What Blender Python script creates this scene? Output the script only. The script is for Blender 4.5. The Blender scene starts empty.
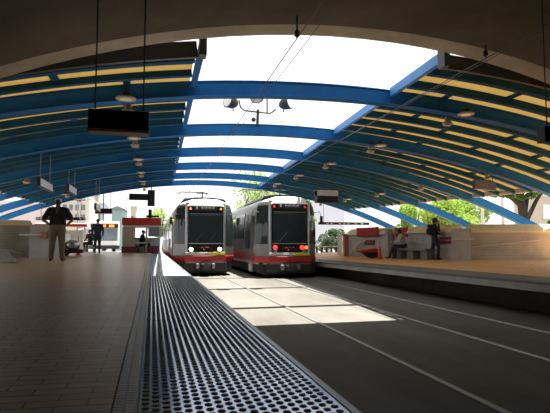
import bpy, bmesh, math, random
from mathutils import Vector, Matrix, Euler
random.seed(7)
SC = bpy.context.scene
COL = SC.collection
PI = math.pi

# ------------------------------------------------------------------ camera
F, YAW, PITCH, CAMZ = 500.0, 0.2407, 0.0725, 1.45
cd = bpy.data.cameras.new('camera'); cam = bpy.data.objects.new('camera', cd); COL.objects.link(cam)
cd.sensor_width = 36; cd.lens = 36 * F / 550; cd.clip_end = 500; cd.clip_start = .05
cam.location = (0, 0, CAMZ); cam.rotation_euler = (PI/2 + PITCH, 0, -YAW)
SC.camera = cam
RM = Euler((PI/2 + PITCH, 0, -YAW)).to_matrix()
def ray(px, py): return RM @ Vector(((px-275)/F, -(py-206.5)/F, -1))
def at(px, py, Y):
    d = ray(px, py); return d*(Y/d.y) + Vector((0, 0, CAMZ))
def atz(px, py, z):
    d = ray(px, py); return d*((z-CAMZ)/d.z) + Vector((0, 0, CAMZ))

# ------------------------------------------------------------------ materials
M = {}
def mat(name, col, rough=.6, metal=0, var=.12, scale=6, bump=0, emit=None, es=0, spec=.5, alpha=None, trans=0):
    m = bpy.data.materials.new(name); m.use_nodes = True; nt = m.node_tree; N = nt.nodes; L = nt.links
    b = N['Principled BSDF']; b.inputs['Roughness'].default_value = rough; b.inputs['Metallic'].default_value = metal
    b.inputs['Specular IOR Level'].default_value = spec
    c = tuple(col) + (1,)
    if var > 0:
        tc = N.new('ShaderNodeTexCoord'); no = N.new('ShaderNodeTexNoise'); no.inputs['Scale'].default_value = scale; no.inputs['Detail'].default_value = 5
        L.new(tc.outputs['Object'], no.inputs['Vector'])
        r = N.new('ShaderNodeValToRGB'); r.color_ramp.elements[0].position = .3; r.color_ramp.elements[1].position = .7
        r.color_ramp.elements[0].color = tuple(x*(1-var) for x in col) + (1,); r.color_ramp.elements[1].color = tuple(min(1, x*(1+var)) for x in col) + (1,)
        L.new(no.outputs['Fac'], r.inputs['Fac']); L.new(r.outputs['Color'], b.inputs['Base Color'])
        if bump:
            bp = N.new('ShaderNodeBump'); bp.inputs['Strength'].default_value = bump; bp.inputs['Distance'].default_value = .02
            L.new(no.outputs['Fac'], bp.inputs['Height']); L.new(bp.outputs['Normal'], b.inputs['Normal'])
    else: b.inputs['Base Color'].default_value = c
    if emit: b.inputs['Emission Color'].default_value = tuple(emit) + (1,); b.inputs['Emission Strength'].default_value = es
    if trans: b.inputs['Transmission Weight'].default_value = trans
    M[name] = m; return m

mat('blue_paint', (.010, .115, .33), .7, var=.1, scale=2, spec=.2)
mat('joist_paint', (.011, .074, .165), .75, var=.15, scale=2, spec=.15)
mat('blue_sunlit', (.06, .27, .68), .5, var=.08)  # lighter copy of blue_paint, sunlight on the right curb put into the colour
mat('dark_metal', (.02, .022, .025), .45)
mat('black', (.008, .008, .009), .5, var=0)
mat('black_gloss', (.012, .015, .016), .12, var=0)
mat('grey_metal', (.25, .26, .27), .4, .6)
mat('steel', (.5, .52, .55), .33, .85, var=.06, scale=3)
mat('rail_steel', (.32, .32, .32), .45, .7, var=.1, scale=9)
mat('train_silver', (.25, .245, .235), .36, .8, var=.08, scale=2)
mat('train_gold', (.48, .45, .40), .33, .6, var=.08, scale=2)
mat('train_red', (.36, .022, .018), .45, var=.12, scale=3)
mat('white_paint', (.8, .8, .78), .5, var=.05)
mat('off_white', (.62, .6, .55), .6, var=.1)
mat('skirt', (.018, .017, .017), .7)
mat('glass_dark', (.02, .028, .03), .08, var=0)
mat('yellow_paint', (.55, .5, .03), .5)
mat('red_paint', (.42, .02, .012), .5, var=.1)
mat('emblem_red', (.16, .012, .012), .7)
mat('salmon', (.5, .2, .15), .6)
mat('maroon', (.14, .018, .02), .55)
mat('cone_red', (.75, .05, .03), .5, var=0)
mat('headlight', (1, .95, .8), .3, var=0, emit=(1, .86, .6), es=6)
mat('taillight', (.8, .02, .02), .3, var=0, emit=(1, .03, .02), es=3)
mat('marker_orange', (.8, .2, .05), .3, var=0, emit=(1, .22, .05), es=1.2)
mat('marker_red', (.5, .02, .02), .3, var=0, emit=(1, .04, .03), es=.5)
mat('orange_sign', (.8, .25, .03), .4, var=0, emit=(1, .28, .03), es=1.0)
mat('green_lamp', (.45, .7, .05), .4, var=0, emit=(.5, .8, .05), es=.5)
mat('lamp_beige', (.42, .33, .2), .5, var=.15)
mat('lens', (.75, .72, .62), .3, var=.05)
mat('sign_white', (.75, .76, .8), .5, var=.05)
mat('sign_purple', (.09, .085, .115), .55, var=.3, scale=14)
mat('sign_grey', (.6, .6, .58), .55)
mat('tan_wood', (.5, .36, .22), .6)
mat('skin', (.35, .19, .125), .55, var=.08)
mat('hair', (.012, .010, .009), .5, var=.2, scale=40)
mat('grey_hair', (.22, .21, .2), .7, var=.2, scale=40)
mat('shirt_black', (.010, .010, .012), .85, var=.2, scale=30)
mat('khaki', (.16, .115, .07), .85, var=.15, scale=25)
mat('denim', (.022, .028, .042), .85, var=.2, scale=30)
mat('navy', (.02, .026, .04), .85, var=.2, scale=30)
mat('shirt_pale', (.5, .46, .4), .85, var=.12, scale=30)
mat('shoe', (.014, .012, .011), .6)
mat('cap_grey', (.55, .54, .52), .8, var=.15, scale=40)
mat('bark', (.09, .065, .05), .9, var=.35, scale=8)
mat('bark_dark', (.035, .03, .028), .9, var=.35, scale=8)
mat('cream_wall', (.62, .56, .46), .85, var=.05)
mat('pink_wall', (.72, .60, .57), .85, var=.05)
mat('lavender_wall', (.66, .66, .74), .85, var=.04)
mat('beige_wall', (.55, .47, .36), .85, var=.06)
mat('teal_wall', (.28, .42, .42), .85, var=.06)
mat('grey_roof', (.22, .22, .24), .85)
mat('window_glass', (.14, .17, .2), .2, var=.2, scale=2)
mat('kiosk_panel', (.42, .34, .24), .6)
mat('kiosk_grey', (.22, .23, .24), .4)
mat('ground_street', (.16, .155, .15), .9, var=.2, scale=2)
mat('tunnel_rough', (.18, .135, .095), .9, var=.35, scale=.7, bump=.3)

def leafmat(name, c):
    m = bpy.data.materials.new(name); m.use_nodes = True; nt = m.node_tree; N = nt.nodes; L = nt.links
    N.remove(N['Principled BSDF']); out = N['Material Output']
    d = N.new('ShaderNodeBsdfDiffuse'); t = N.new('ShaderNodeBsdfTranslucent'); mx = N.new('ShaderNodeMixShader')
    tc = N.new('ShaderNodeTexCoord'); no = N.new('ShaderNodeTexNoise'); no.inputs['Scale'].default_value = 2.5
    r = N.new('ShaderNodeValToRGB'); r.color_ramp.elements[0].color = tuple(x*.6 for x in c)+(1,); r.color_ramp.elements[1].color = tuple(min(1, x*1.5) for x in c)+(1,)
    L.new(tc.outputs['Object'], no.inputs['Vector']); L.new(no.outputs['Fac'], r.inputs['Fac'])
    L.new(r.outputs['Color'], d.inputs['Color']); L.new(r.outputs['Color'], t.inputs['Color'])
    mx.inputs[0].default_value = .4; L.new(d.outputs[0], mx.inputs[1]); L.new(t.outputs[0], mx.inputs[2]); L.new(mx.outputs[0], out.inputs['Surface'])
    M[name] = m
leafmat('leaf_bright', (.30, .42, .09)); leafmat('leaf_pale', (.36, .44, .2)); leafmat('leaf_dark', (.07, .13, .035)); leafmat('leaf_hedge', (.08, .12, .06))

def translucent_panel():
    m = bpy.data.materials.new('amber_fibreglass'); m.use_nodes = True; nt = m.node_tree; N = nt.nodes; L = nt.links
    N.remove(N['Principled BSDF']); out = N['Material Output']
    d = N.new('ShaderNodeBsdfDiffuse'); t = N.new('ShaderNodeBsdfTranslucent'); mx = N.new('ShaderNodeMixShader')
    tc = N.new('ShaderNodeTexCoord'); no = N.new('ShaderNodeTexNoise'); no.inputs['Scale'].default_value = .8; no.inputs['Detail'].default_value = 4
    r = N.new('ShaderNodeValToRGB'); r.color_ramp.elements[0].color = (.33, .26, .13, 1); r.color_ramp.elements[1].color = (.41, .33, .185, 1)
    L.new(tc.outputs['Object'], no.inputs['Vector']); L.new(no.outputs['Fac'], r.inputs['Fac'])
    L.new(r.outputs['Color'], t.inputs['Color']); d.inputs['Color'].default_value = (.5, .4, .2, 1)
    mx.inputs[0].default_value = .72; L.new(d.outputs[0], mx.inputs[1]); L.new(t.outputs[0], mx.inputs[2]); L.new(mx.outputs[0], out.inputs['Surface'])
    M['amber'] = m
translucent_panel()

def concrete(name, col, board=0, axis='Z', rough=.85, crack=.25, scale=1.2, freq=3.3):
    m = bpy.data.materials.new(name); m.use_nodes = True; nt = m.node_tree; N = nt.nodes; L = nt.links; b = N['Principled BSDF']
    b.inputs['Roughness'].default_value = rough; b.inputs['Specular IOR Level'].default_value = .3
    tc = N.new('ShaderNodeTexCoord'); n1 = N.new('ShaderNodeTexNoise'); n1.inputs['Scale'].default_value = scale; n1.inputs['Detail'].default_value = 8; n1.inputs['Roughness'].default_value = .65
    L.new(tc.outputs['Object'], n1.inputs['Vector'])
    r = N.new('ShaderNodeValToRGB'); r.color_ramp.elements[0].position = .3; r.color_ramp.elements[1].position = .72
    r.color_ramp.elements[0].color = tuple(x*(1-crack) for x in col)+(1,); r.color_ramp.elements[1].color = tuple(min(1, x*(1+crack)) for x in col)+(1,)
    L.new(n1.outputs['Fac'], r.inputs['Fac']); outc = r.outputs['Color']
    bp = N.new('ShaderNodeBump'); bp.inputs['Strength'].default_value = .3; bp.inputs['Distance'].default_value = .02
    if board:
        w = N.new('ShaderNodeTexWave'); w.bands_direction = axis; w.inputs['Scale'].default_value = freq; w.inputs['Distortion'].default_value = .4; w.wave_profile = 'SAW'
        L.new(tc.outputs['Object'], w.inputs['Vector'])
        mx = N.new('ShaderNodeMix'); mx.data_type = 'RGBA'; mx.blend_type = 'MULTIPLY'; mx.inputs[0].default_value = board
        L.new(outc, mx.inputs[6]); L.new(w.outputs['Color'], mx.inputs[7]); outc = mx.outputs[2]
    L.new(outc, b.inputs['Base Color']); L.new(n1.outputs['Fac'], bp.inputs['Height']); L.new(bp.outputs['Normal'], b.inputs['Normal'])
    M[name] = m
concrete('wall_concrete', (.52, .47, .38), .2)
concrete('wall_smooth', (.46, .44, .41))
concrete('coping_stone', (.82, .68, .42), crack=.15)
concrete('track_concrete', (.62, .59, .52), crack=.2, scale=.9, rough=.9)
concrete('lip_concrete', (.30, .29, .26))
concrete('bench_concrete', (.2, .19, .175))
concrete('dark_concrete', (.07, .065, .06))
concrete('footing_concrete', (.5, .49, .46), crack=.1)
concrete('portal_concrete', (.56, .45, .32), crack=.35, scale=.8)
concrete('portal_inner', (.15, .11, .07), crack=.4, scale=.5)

def brick(name, c1, c2, mortar, bw, bh, rough=.42, off=.5, rot=0, ms=.006):
    m = bpy.data.materials.new(name); m.use_nodes = True; nt = m.node_tree; N = nt.nodes; L = nt.links; b = N['Principled BSDF']
    tc = N.new('ShaderNodeTexCoord'); mp = N.new('ShaderNodeMapping'); mp.inputs['Rotation'].default_value[2] = rot
    L.new(tc.outputs['Object'], mp.inputs['Vector'])
    t = N.new('ShaderNodeTexBrick'); t.inputs['Scale'].default_value = 1; t.inputs['Brick Width'].default_value = bw; t.inputs['Row Height'].default_value = bh
    t.inputs['Mortar Size'].default_value = ms; t.inputs['Mortar Smooth'].default_value = .3; t.offset = off
    t.inputs['Color1'].default_value = c1+(1,); t.inputs['Color2'].default_value = c2+(1,); t.inputs['Mortar'].default_value = mortar+(1,)
    L.new(mp.outputs['Vector'], t.inputs['Vector'])
    no = N.new('ShaderNodeTexNoise'); no.inputs['Scale'].default_value = 1.3; no.inputs['Detail'].default_value = 6; L.new(tc.outputs['Object'], no.inputs['Vector'])
    mr = N.new('ShaderNodeMapRange'); mr.inputs[3].default_value = .75; mr.inputs[4].default_value = 1.25; L.new(no.outputs['Fac'], mr.inputs[0])
    mx = N.new('ShaderNodeMix'); mx.data_type = 'RGBA'; mx.blend_type = 'MULTIPLY'; mx.inputs[0].default_value = 1
    L.new(t.outputs['Color'], mx.inputs[6]); L.new(mr.outputs[0], mx.inputs[7]); L.new(mx.outputs[2], b.inputs['Base Color'])
    r2 = N.new('ShaderNodeMapRange'); r2.inputs[3].default_value = rough+.02; r2.inputs[4].default_value = rough+.08; L.new(no.outputs['Fac'], r2.inputs[0]); L.new(r2.outputs[0], b.inputs['Roughness'])
    bp = N.new('ShaderNodeBump'); bp.inputs['Strength'].default_value = .18; bp.inputs['Distance'].default_value = .003; bp.invert = True
    L.new(t.outputs['Fac'], bp.inputs['Height']); L.new(bp.outputs['Normal'], b.inputs['Normal'])
    M[name] = m
brick('brick_paving', (.56, .40, .265), (.42, .30, .20), (.10, .075, .05), .2, .072, .26, ms=.005)
brick('brick_orange', (.82, .45, .18), (.74, .40, .16), (.2, .12, .07), .2, .1, .45)
brick('border_tile', (.50, .51, .52), (.42, .43, .44), (.03, .03, .03), .04, .032, .3, 0)
mat('tactile_base', (.56, .70, .88), .16, .5, var=.12, scale=3)  # blue of the reflected sky and arches mixed into the panel colour
mat('tactile_dark', (.10, .105, .115), .55, var=.2, scale=5)

def asphalt():
    m = bpy.data.materials.new('track_paving'); m.use_nodes = True; nt = m.node_tree; N = nt.nodes; L = nt.links; b = N['Principled BSDF']
    b.inputs['Roughness'].default_value = .85; b.inputs['Specular IOR Level'].default_value = .25
    tc = N.new('ShaderNodeTexCoord'); n1 = N.new('ShaderNodeTexNoise'); n1.inputs['Scale'].default_value = .55; n1.inputs['Detail'].default_value = 9; n1.inputs['Roughness'].default_value = .7
    mp = N.new('ShaderNodeMapping'); mp.inputs['Scale'].default_value = (1, .35, 1)
    L.new(tc.outputs['Object'], mp.inputs['Vector']); L.new(mp.outputs['Vector'], n1.inputs['Vector'])
    r = N.new('ShaderNodeValToRGB'); e = r.color_ramp.elements; e[0].position = .28; e[0].color = (.085, .078, .068, 1); e[1].position = .7; e[1].color = (.19, .18, .16, 1)
    L.new(n1.outputs['Fac'], r.inputs['Fac'])
    n2 = N.new('ShaderNodeTexNoise'); n2.inputs['Scale'].default_value = 60; L.new(tc.outputs['Object'], n2.inputs['Vector'])
    mr = N.new('ShaderNodeMapRange'); mr.inputs[3].default_value = .75; mr.inputs[4].default_value = 1.2; L.new(n2.outputs['Fac'], mr.inputs[0])
    mx = N.new('ShaderNodeMix'); mx.data_type = 'RGBA'; mx.blend_type = 'MULTIPLY'; mx.inputs[0].default_value = 1
    L.new(r.outputs['Color'], mx.inputs[6]); L.new(mr.outputs[0], mx.inputs[7]); L.new(mx.outputs[2], b.inputs['Base Color'])
    bp = N.new('ShaderNodeBump'); bp.inputs['Strength'].default_value = .4; bp.inputs['Distance'].default_value = .01; L.new(n2.outputs['Fac'], bp.inputs['Height']); L.new(bp.outputs['Normal'], b.inputs['Normal'])
    M['asphalt'] = m
asphalt()

# ------------------------------------------------------------------ mesh builder
class MB:
    def __init__(s): s.v = []; s.f = []; s.mi = []; s.m = 0
    def add(s, vs, fs):
        o = len(s.v); s.v += [tuple(v) for v in vs]; s.f += [tuple(i+o for i in f) for f in fs]; s.mi += [s.m]*len(fs); return s
    def box(s, x0, x1, y0, y1, z0, z1, tf=None):
        vs = [(x, y, z) for x in (x0, x1) for y in (y0, y1) for z in (z0, z1)]
        if tf: vs = [tf @ Vector(v) for v in vs]
        return s.add(vs, [(0,1,3,2),(4,6,7,5),(0,4,5,1),(2,3,7,6),(0,2,6,4),(1,5,7,3)])
    def bbox(s, x0, x1, y0, y1, z0, z1, b=.02):   # box with chamfered edges
        bm = bmesh.new(); bmesh.ops.create_cube(bm, size=1)
        for v in bm.verts: v.co = Vector((x0+(v.co.x+.5)*(x1-x0), y0+(v.co.y+.5)*(y1-y0), z0+(v.co.z+.5)*(z1-z0)))
        bmesh.ops.bevel(bm, geom=bm.edges[:], offset=b, segments=2, affect='EDGES', profile=.5)
        bm.verts.ensure_lookup_table(); s.add([v.co for v in bm.verts], [[v.index for v in f.verts] for f in bm.faces]); bm.free(); return s
    def hexa(s, vs): return s.add(vs, [(0,1,3,2),(4,6,7,5),(0,4,5,1),(2,3,7,6),(0,2,6,4),(1,5,7,3)])
    def tube(s, pts, r, n=8, caps=True):
        pts = [Vector(p) for p in pts]; rs = r if isinstance(r, (list, tuple)) else [r]*len(pts); vs = []; fs = []
        up0 = None
        for i, p in enumerate(pts):
            t = (pts[min(i+1, len(pts)-1)] - pts[max(i-1, 0)]).normalized()
            ref = Vector((0,0,1)) if abs(t.z) < .95 else Vector((0,1,0))
            a = t.cross(ref).normalized(); b = a.cross(t).normalized()
            for k in range(n):
                w = 2*PI*k/n; vs.append(p + (a*math.cos(w) + b*math.sin(w))*rs[i])
        for i in range(len(pts)-1):
            for k in range(n):
                fs.append((i*n+k, i*n+(k+1)%n, (i+1)*n+(k+1)%n, (i+1)*n+k))
        if caps: fs.append(tuple(range(n))[::-1]); fs.append(tuple((len(pts)-1)*n+k for k in range(n)))
        return s.add(vs, fs)
    def lathe(s, prof, c=(0,0,0), axis=(0,0,1), n=16):
        ax = Vector(axis).normalized(); q = Vector((0,0,1)).rotation_difference(ax); c = Vector(c); vs = []; fs = []
        for (r, h) in prof:
            for k in range(n):
                w = 2*PI*k/n; vs.append(c + q @ Vector((r*math.cos(w), r*math.sin(w), h)))
        for i in range(len(prof)-1):
            for k in range(n): fs.append((i*n+k, i*n+(k+1)%n, (i+1)*n+(k+1)%n, (i+1)*n+k))
        fs.append(tuple(range(n))[::-1]); fs.append(tuple((len(prof)-1)*n+k for k in range(n)))
        return s.add(vs, fs)
    def ell(s, c, r, n=12, m=8):
        prof = [(max(1e-3, math.sin(PI*i/m)), -math.cos(PI*i/m)) for i in range(m+1)]; vs = []; fs = []
        for (a, h) in prof:
            for k in range(n):
                w = 2*PI*k/n; vs.append((c[0]+r[0]*a*math.cos(w), c[1]+r[1]*a*math.sin(w), c[2]+r[2]*h))
        for i in range(m):
            for k in range(n): fs.append((i*n+k, i*n+(k+1)%n, (i+1)*n+(k+1)%n, (i+1)*n+k))
        fs.append(tuple(range(n))[::-1]); fs.append(tuple(m*n+k for k in range(n)))
        return s.add(vs, fs)
    def prism(s, poly, a, b, plane='XZ'):   # poly in plane, extruded along the third axis a..b
        def mk(p, q):
            return {'XZ': (p[0], q, p[1]), 'YZ': (q, p[0], p[1]), 'XY': (p[0], p[1], q)}[plane]
        n = len(poly); vs = [mk(p, a) for p in poly] + [mk(p, b) for p in poly]
        fs = [tuple(range(n))[::-1], tuple(n+k for k in range(n))] + [(k, (k+1)%n, n+(k+1)%n, n+k) for k in range(n)]
        return s.add(vs, fs)
    def loft(s, rings, caps=True, closed=True):
        n = len(rings[0]); vs = [p for r in rings for p in r]; fs = []
        for i in range(len(rings)-1):
            for k in range(n if closed else n-1): fs.append((i*n+k, i*n+(k+1)%n, (i+1)*n+(k+1)%n, (i+1)*n+k))
        if caps: fs.append(tuple(range(n))[::-1]); fs.append(tuple((len(rings)-1)*n+k for k in range(n)))
        return s.add(vs, fs)
    def build(s, name, mats, parent=None, smooth=False, loc=None, rz=0):
        me = bpy.data.meshes.new(name); me.from_pydata(s.v, [], s.f)
        for m in (mats if isinstance(mats, (list, tuple)) else [mats]): me.materials.append(M[m] if isinstance(m, str) else m)
        if any(s.mi): me.polygons.foreach_set('material_index', s.mi)
        bm = bmesh.new(); bm.from_mesh(me); bmesh.ops.recalc_face_normals(bm, faces=bm.faces); bm.to_mesh(me); bm.free()
        if smooth:
            me.shade_smooth()
            try: me.set_sharp_from_angle(angle=math.radians(38))
            except Exception: pass
        o = bpy.data.objects.new(name, me); COL.objects.link(o)
        if parent: o.parent = parent
        if loc is not None: o.location = loc
        if rz: o.rotation_euler = (0, 0, rz)
        return o
def tag(o, label=None, cat=None, group=None, kind=None):
    if label: o['label'] = label
    if cat: o['category'] = cat
    if group: o['group'] = group
    if kind: o['kind'] = kind
    return o
def thing(name, label, cat, loc=(0,0,0), rz=0, group=None):
    o = bpy.data.objects.new(name, None); COL.objects.link(o); o.location = loc; o.rotation_euler = (0, 0, rz); o.empty_display_size = .1
    return tag(o, label, cat, group)
def struct(name, mb, mats, smooth=False):
    return tag(mb.build(name, mats, smooth=smooth), kind='structure')
def copy_tree(o, parent=None):
    c = o.copy(); COL.objects.link(c)
    if parent: c.parent = parent
    for ch in list(o.children): copy_tree(ch, c)
    return c

# ------------------------------------------------------------------ ground, platforms
EX = .67                                     # edge of the left platform
def zl(x, y): return .90 + .018*(EX - x) - .0015*y
def zr(x, y):
    e = .79 - .008*min(y, 24); t = min(1, max(0, (x-7.0)/5)); return e + (.80-e)*t
mb = MB(); mb.box(-1, 8.4, -9, 75, -.3, 0); struct('track_bed', mb, 'asphalt')
# left platform slab with brick paving
xs = [-11, -8, -6, -4, -2, -.12]; ys = [-9, -4, 0, 3, 6, 9, 12, 16, 20, 26, 33]
def grid_slab(xs, ys, zf, depth):
    mb = MB(); nx, ny = len(xs), len(ys)
    top = [(x, y, zf(x, y)) for y in ys for x in xs]; bot = [(x, y, zf(x, y)-depth) for y in ys for x in xs]
    fs = [(j*nx+i, j*nx+i+1, (j+1)*nx+i+1, (j+1)*nx+i) for j in range(ny-1) for i in range(nx-1)]
    N = nx*ny
    fs += [tuple(N+k for k in f[::-1]) for f in fs]
    loop = [i for i in range(nx)] + [j*nx+nx-1 for j in range(1, ny)] + [(ny-1)*nx+i for i in range(nx-2, -1, -1)] + [j*nx for j in range(ny-2, 0, -1)]
    for a, b in zip(loop, loop[1:]+loop[:1]): fs.append((a, b, N+b, N+a))
    return mb.add(top+bot, fs)
struct('floor', grid_slab(xs, ys, zl, .35), 'brick_paving')
struct('trim_1', grid_slab([-.115, -.035], ys, zl, .33), 'border_tile')
mb = grid_slab([EX-.028, EX], ys, lambda x, y: zl(x, y)+.003, .3); struct('trim_2', mb, 'grey_metal')
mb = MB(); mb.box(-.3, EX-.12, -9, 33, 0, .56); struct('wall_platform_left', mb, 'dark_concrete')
# tactile strip: panel and its truncated domes in one mesh
mb = grid_slab([-.033, EX-.03], ys, lambda x, y: zl(x, y)-.001, .3)
cx, ry = .0345, .049; ncol = 19
for j in range(int((27-1.0)/ry*2)):
    y = 1.0 + j*ry/2
    if y > 14 and (j//2) % 1: continue
    for i in range(j % 2, ncol, 2):
        x = -.012 + i*cx; z = zl(x, y)-.001; n = 8 if y < 7 else 5
        vs = [(x+r*math.cos(2*PI*k/n+.3), y+r*math.sin(2*PI*k/n+.3), z+h) for (r, h) in ((.0142, 0), (.012, .0032), (.008, .0042)) for k in range(n)]
        fs = [(a*n+k, a*n+(k+1)%n, (a+1)*n+(k+1)%n, (a+1)*n+k) for a in range(2) for k in range(n)] + [tuple(2*n+k for k in range(n))]
        mb.m = 1; mb.add(vs, fs)
mat('tactile_dome', (.32, .33, .34), .75, var=.1, spec=.15)  # domes coloured darker than the panel to paint in their shaded near faces
tp = mb.build('tactile_paving', ['tactile_base', 'tactile_dome']); tag(tp, kind='structure')
# right platform
xs = [8.05, 9.2, 10.4, 12, 14, 19]; yr = [-9, 0, 4, 8, 12, 16, 20, 24, 33]
struct('platform_paving', grid_slab(xs, yr, zr, .2), 'brick_orange')
struct('platform_strip', grid_slab([7.0, 8.045], yr, zr, .05), 'tactile_dark')
struct('platform_lip', grid_slab([7.0, 8.04], yr, lambda x, y: zr(x, y)-.055, .13), 'lip_concrete')
mb = MB(); mb.box(7.95, 8.4, -6, 7.75, 0, .46).box(7.95, 8.4, 8.55, 32, 0, .46).box(8.3, 8.4, 7.75, 8.55, 0, .46)
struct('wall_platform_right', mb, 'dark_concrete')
# plaza and street beyond
mb = MB(); mb.add([(-60, 33, .84), (EX, 33, .84), (EX, 60, .5), (-60, 60, .5), (-60, 33, .2), (EX, 33, .2), (EX, 60, 0), (-60, 60, 0)], [(0,1,2,3),(7,6,5,4),(0,4,5,1),(1,5,6,2),(2,6,7,3),(3,7,4,0)])
struct('plaza', mb, 'ground_street')
mb = MB(); mb.add([(8.4, 33, .6), (70, 33, .6), (70, 90, .5), (8.4, 90, .5), (8.4, 33, 0), (70, 33, 0), (70, 90, 0), (8.4, 90, 0)], [(0,1,2,3),(7,6,5,4),(0,4,5,1),(1,5,6,2),(2,6,7,3),(3,7,4,0)])
struct('street', mb, 'ground_street')
mb = MB(); mb.box(-150, 150, -10, 220, -.8, -.31); struct('ground', mb, 'ground_street')
# embankment ground outside the walls
mb = MB(); mb.box(19.05, 60, 8, 33, 0, 1.2); struct('ground_bank', mb, 'ground_street')
mb = MB(); mb.box(-60, -11.05, 8, 33, 0, 1.2); struct('ground_terrace', mb, 'ground_street')

# rails
def rail(x, label):
    o = MB()
    prof = [(-.035, -.02), (-.035, .012), (-.028, .02), (.028, .02), (.035, .012), (.035, -.02)]
    o.loft([[(x+a, y, b) for a, b in prof] for y in (-9, 10, 30, 70)])
    o = o.build('rail', 'rail_steel'); tag(o, label, 'rail', 'tram rails'); return o
rail(1.515, 'steel rail nearest the left platform edge, under the headlit tram')
rail(2.95, 'steel rail on the platform side of the sunlit patches, running to the headlit tram')
rail(4.78, 'dull steel rail under the left side of the tram with red tail lights')
rail(6.215, 'bright steel rail running beside the right platform edge')

# ------------------------------------------------------------------ tunnel mouth
TC, TR, TZ = 3.4, 14.2, 4.87                  # arch centre x, radius, crown height
def arcpts(R, dz=0, n=40, half=.80):
    return [(TC + R*math.sin(a), TZ + dz - TR + R*math.cos(a)) for a in [(-half + 2*half*i/n) for i in range(n+1)]]
def vault(y0, y1, R, th, name, m):
    a = arcpts(R); b = arcpts(R+th); mb = MB()
    ring = lambda y: [(x, y, z) for x, z in a] + [(x, y, z) for x, z in reversed(b)]
    mb.loft([ring(y0), ring(y1)]); return struct(name, mb, m, smooth=True)
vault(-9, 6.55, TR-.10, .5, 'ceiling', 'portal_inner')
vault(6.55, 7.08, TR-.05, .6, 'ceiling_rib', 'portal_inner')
vault(7.08, 7.6, TR, 1.2, 'ceiling_portal', 'portal_concrete')
a_ = [(x, z) for x, z in arcpts(TR, .85)]; b_ = [(x, z) for x, z in arcpts(TR, 1.1)]
mb = MB(); mb.loft([[(x, y, z) for x, z in a_] + [(x, y, z) for x, z in reversed(b_)] for y in (7.55, 8.6)]); struct('sun_block_slab', mb, 'portal_concrete', True)  # unseen slab added over the portal to stop a slit of sun
mb = MB(); mb.box(-14, 20, -9.4, -9, -.3, 6); struct('wall_back', mb, 'dark_concrete')

# ------------------------------------------------------------------ canopy
Y1, SP = 10.97, 4.737
def xc(y): return 4.37 - .01816*y
def zb(x, y): return CAMZ + 3.1 + .0259*y - (.01584 + .0014*max(0, Y1-y))*(x-xc(y))**2
def arc(xa, xb, y, n): return [(xa+(xb-xa)*i/n) for i in range(n+1)]
def arc_beam(mb, y0, y1, xa, xb, lo, hi, n=28):
    rings = []
    for x in arc(xa, xb, y0, n):
        z = zb(x, (y0+y1)/2); s = -.03168*(x-xc(y0)); k = math.sqrt(1+s*s)   # keep depth square to the curve
        dx, dz = -s/k, 1/k
        rings.append([(x+dx*lo, y0, z+dz*lo), (x+dx*lo, y1, z+dz*lo), (x+dx*hi, y1, z+dz*hi), (x+dx*hi, y0, z+dz*hi)])
    return mb.loft(rings)
ORD = ['first', 'second', 'third', 'fourth', 'fifth', 'sixth']
RIBY = [Y1+SP*i for i in range(6)]
for i, y in enumerate(RIBY):
    t = thing('arch_beam', f'blue steel arch spanning both tracks, {ORD[i]} arch out from the tunnel mouth', 'arch beam', (xc(y), y, 0), group='blue canopy arches')
    def local(mb): mb.v = [(a-xc(y), b-y, c) for a, b, c in mb.v]; return mb
    xr, xl = xc(y)+14.3, xc(y)-14.3
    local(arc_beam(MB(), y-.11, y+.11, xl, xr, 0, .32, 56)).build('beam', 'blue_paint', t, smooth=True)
    local(arc_beam(arc_beam(MB(), y-.14, y+.14, xl, xr, -.012, .012, 56), y-.14, y+.14, xl, xr, .308, .33, 56)).build('flange', 'blue_paint', t, smooth=True)
    for sgn, xe in ((1, xr), (-1, xl)):
        z = zb(xe, y)
        poly = [(xe-.75*sgn, .5), (xe-.55*sgn, z+.18), (xe+.05*sgn, z+.42), (xe+.75*sgn, z+.1), (xe+.9*sgn, .5)]
        local(MB().prism(poly, y-.35, y+.35, 'XZ')).build('footing', 'footing_concrete', t)
def open_l(y): return .55 + .02*y
def open_r(y): return 4.8 + .075*y
FY, EY = 8.45, RIBY[-1]+.35
JS = SP/5
joists = [Y1-JS, Y1-2*JS] + [RIBY[b]+JS*k for b in range(5) for k in range(1, 5)]
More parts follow.
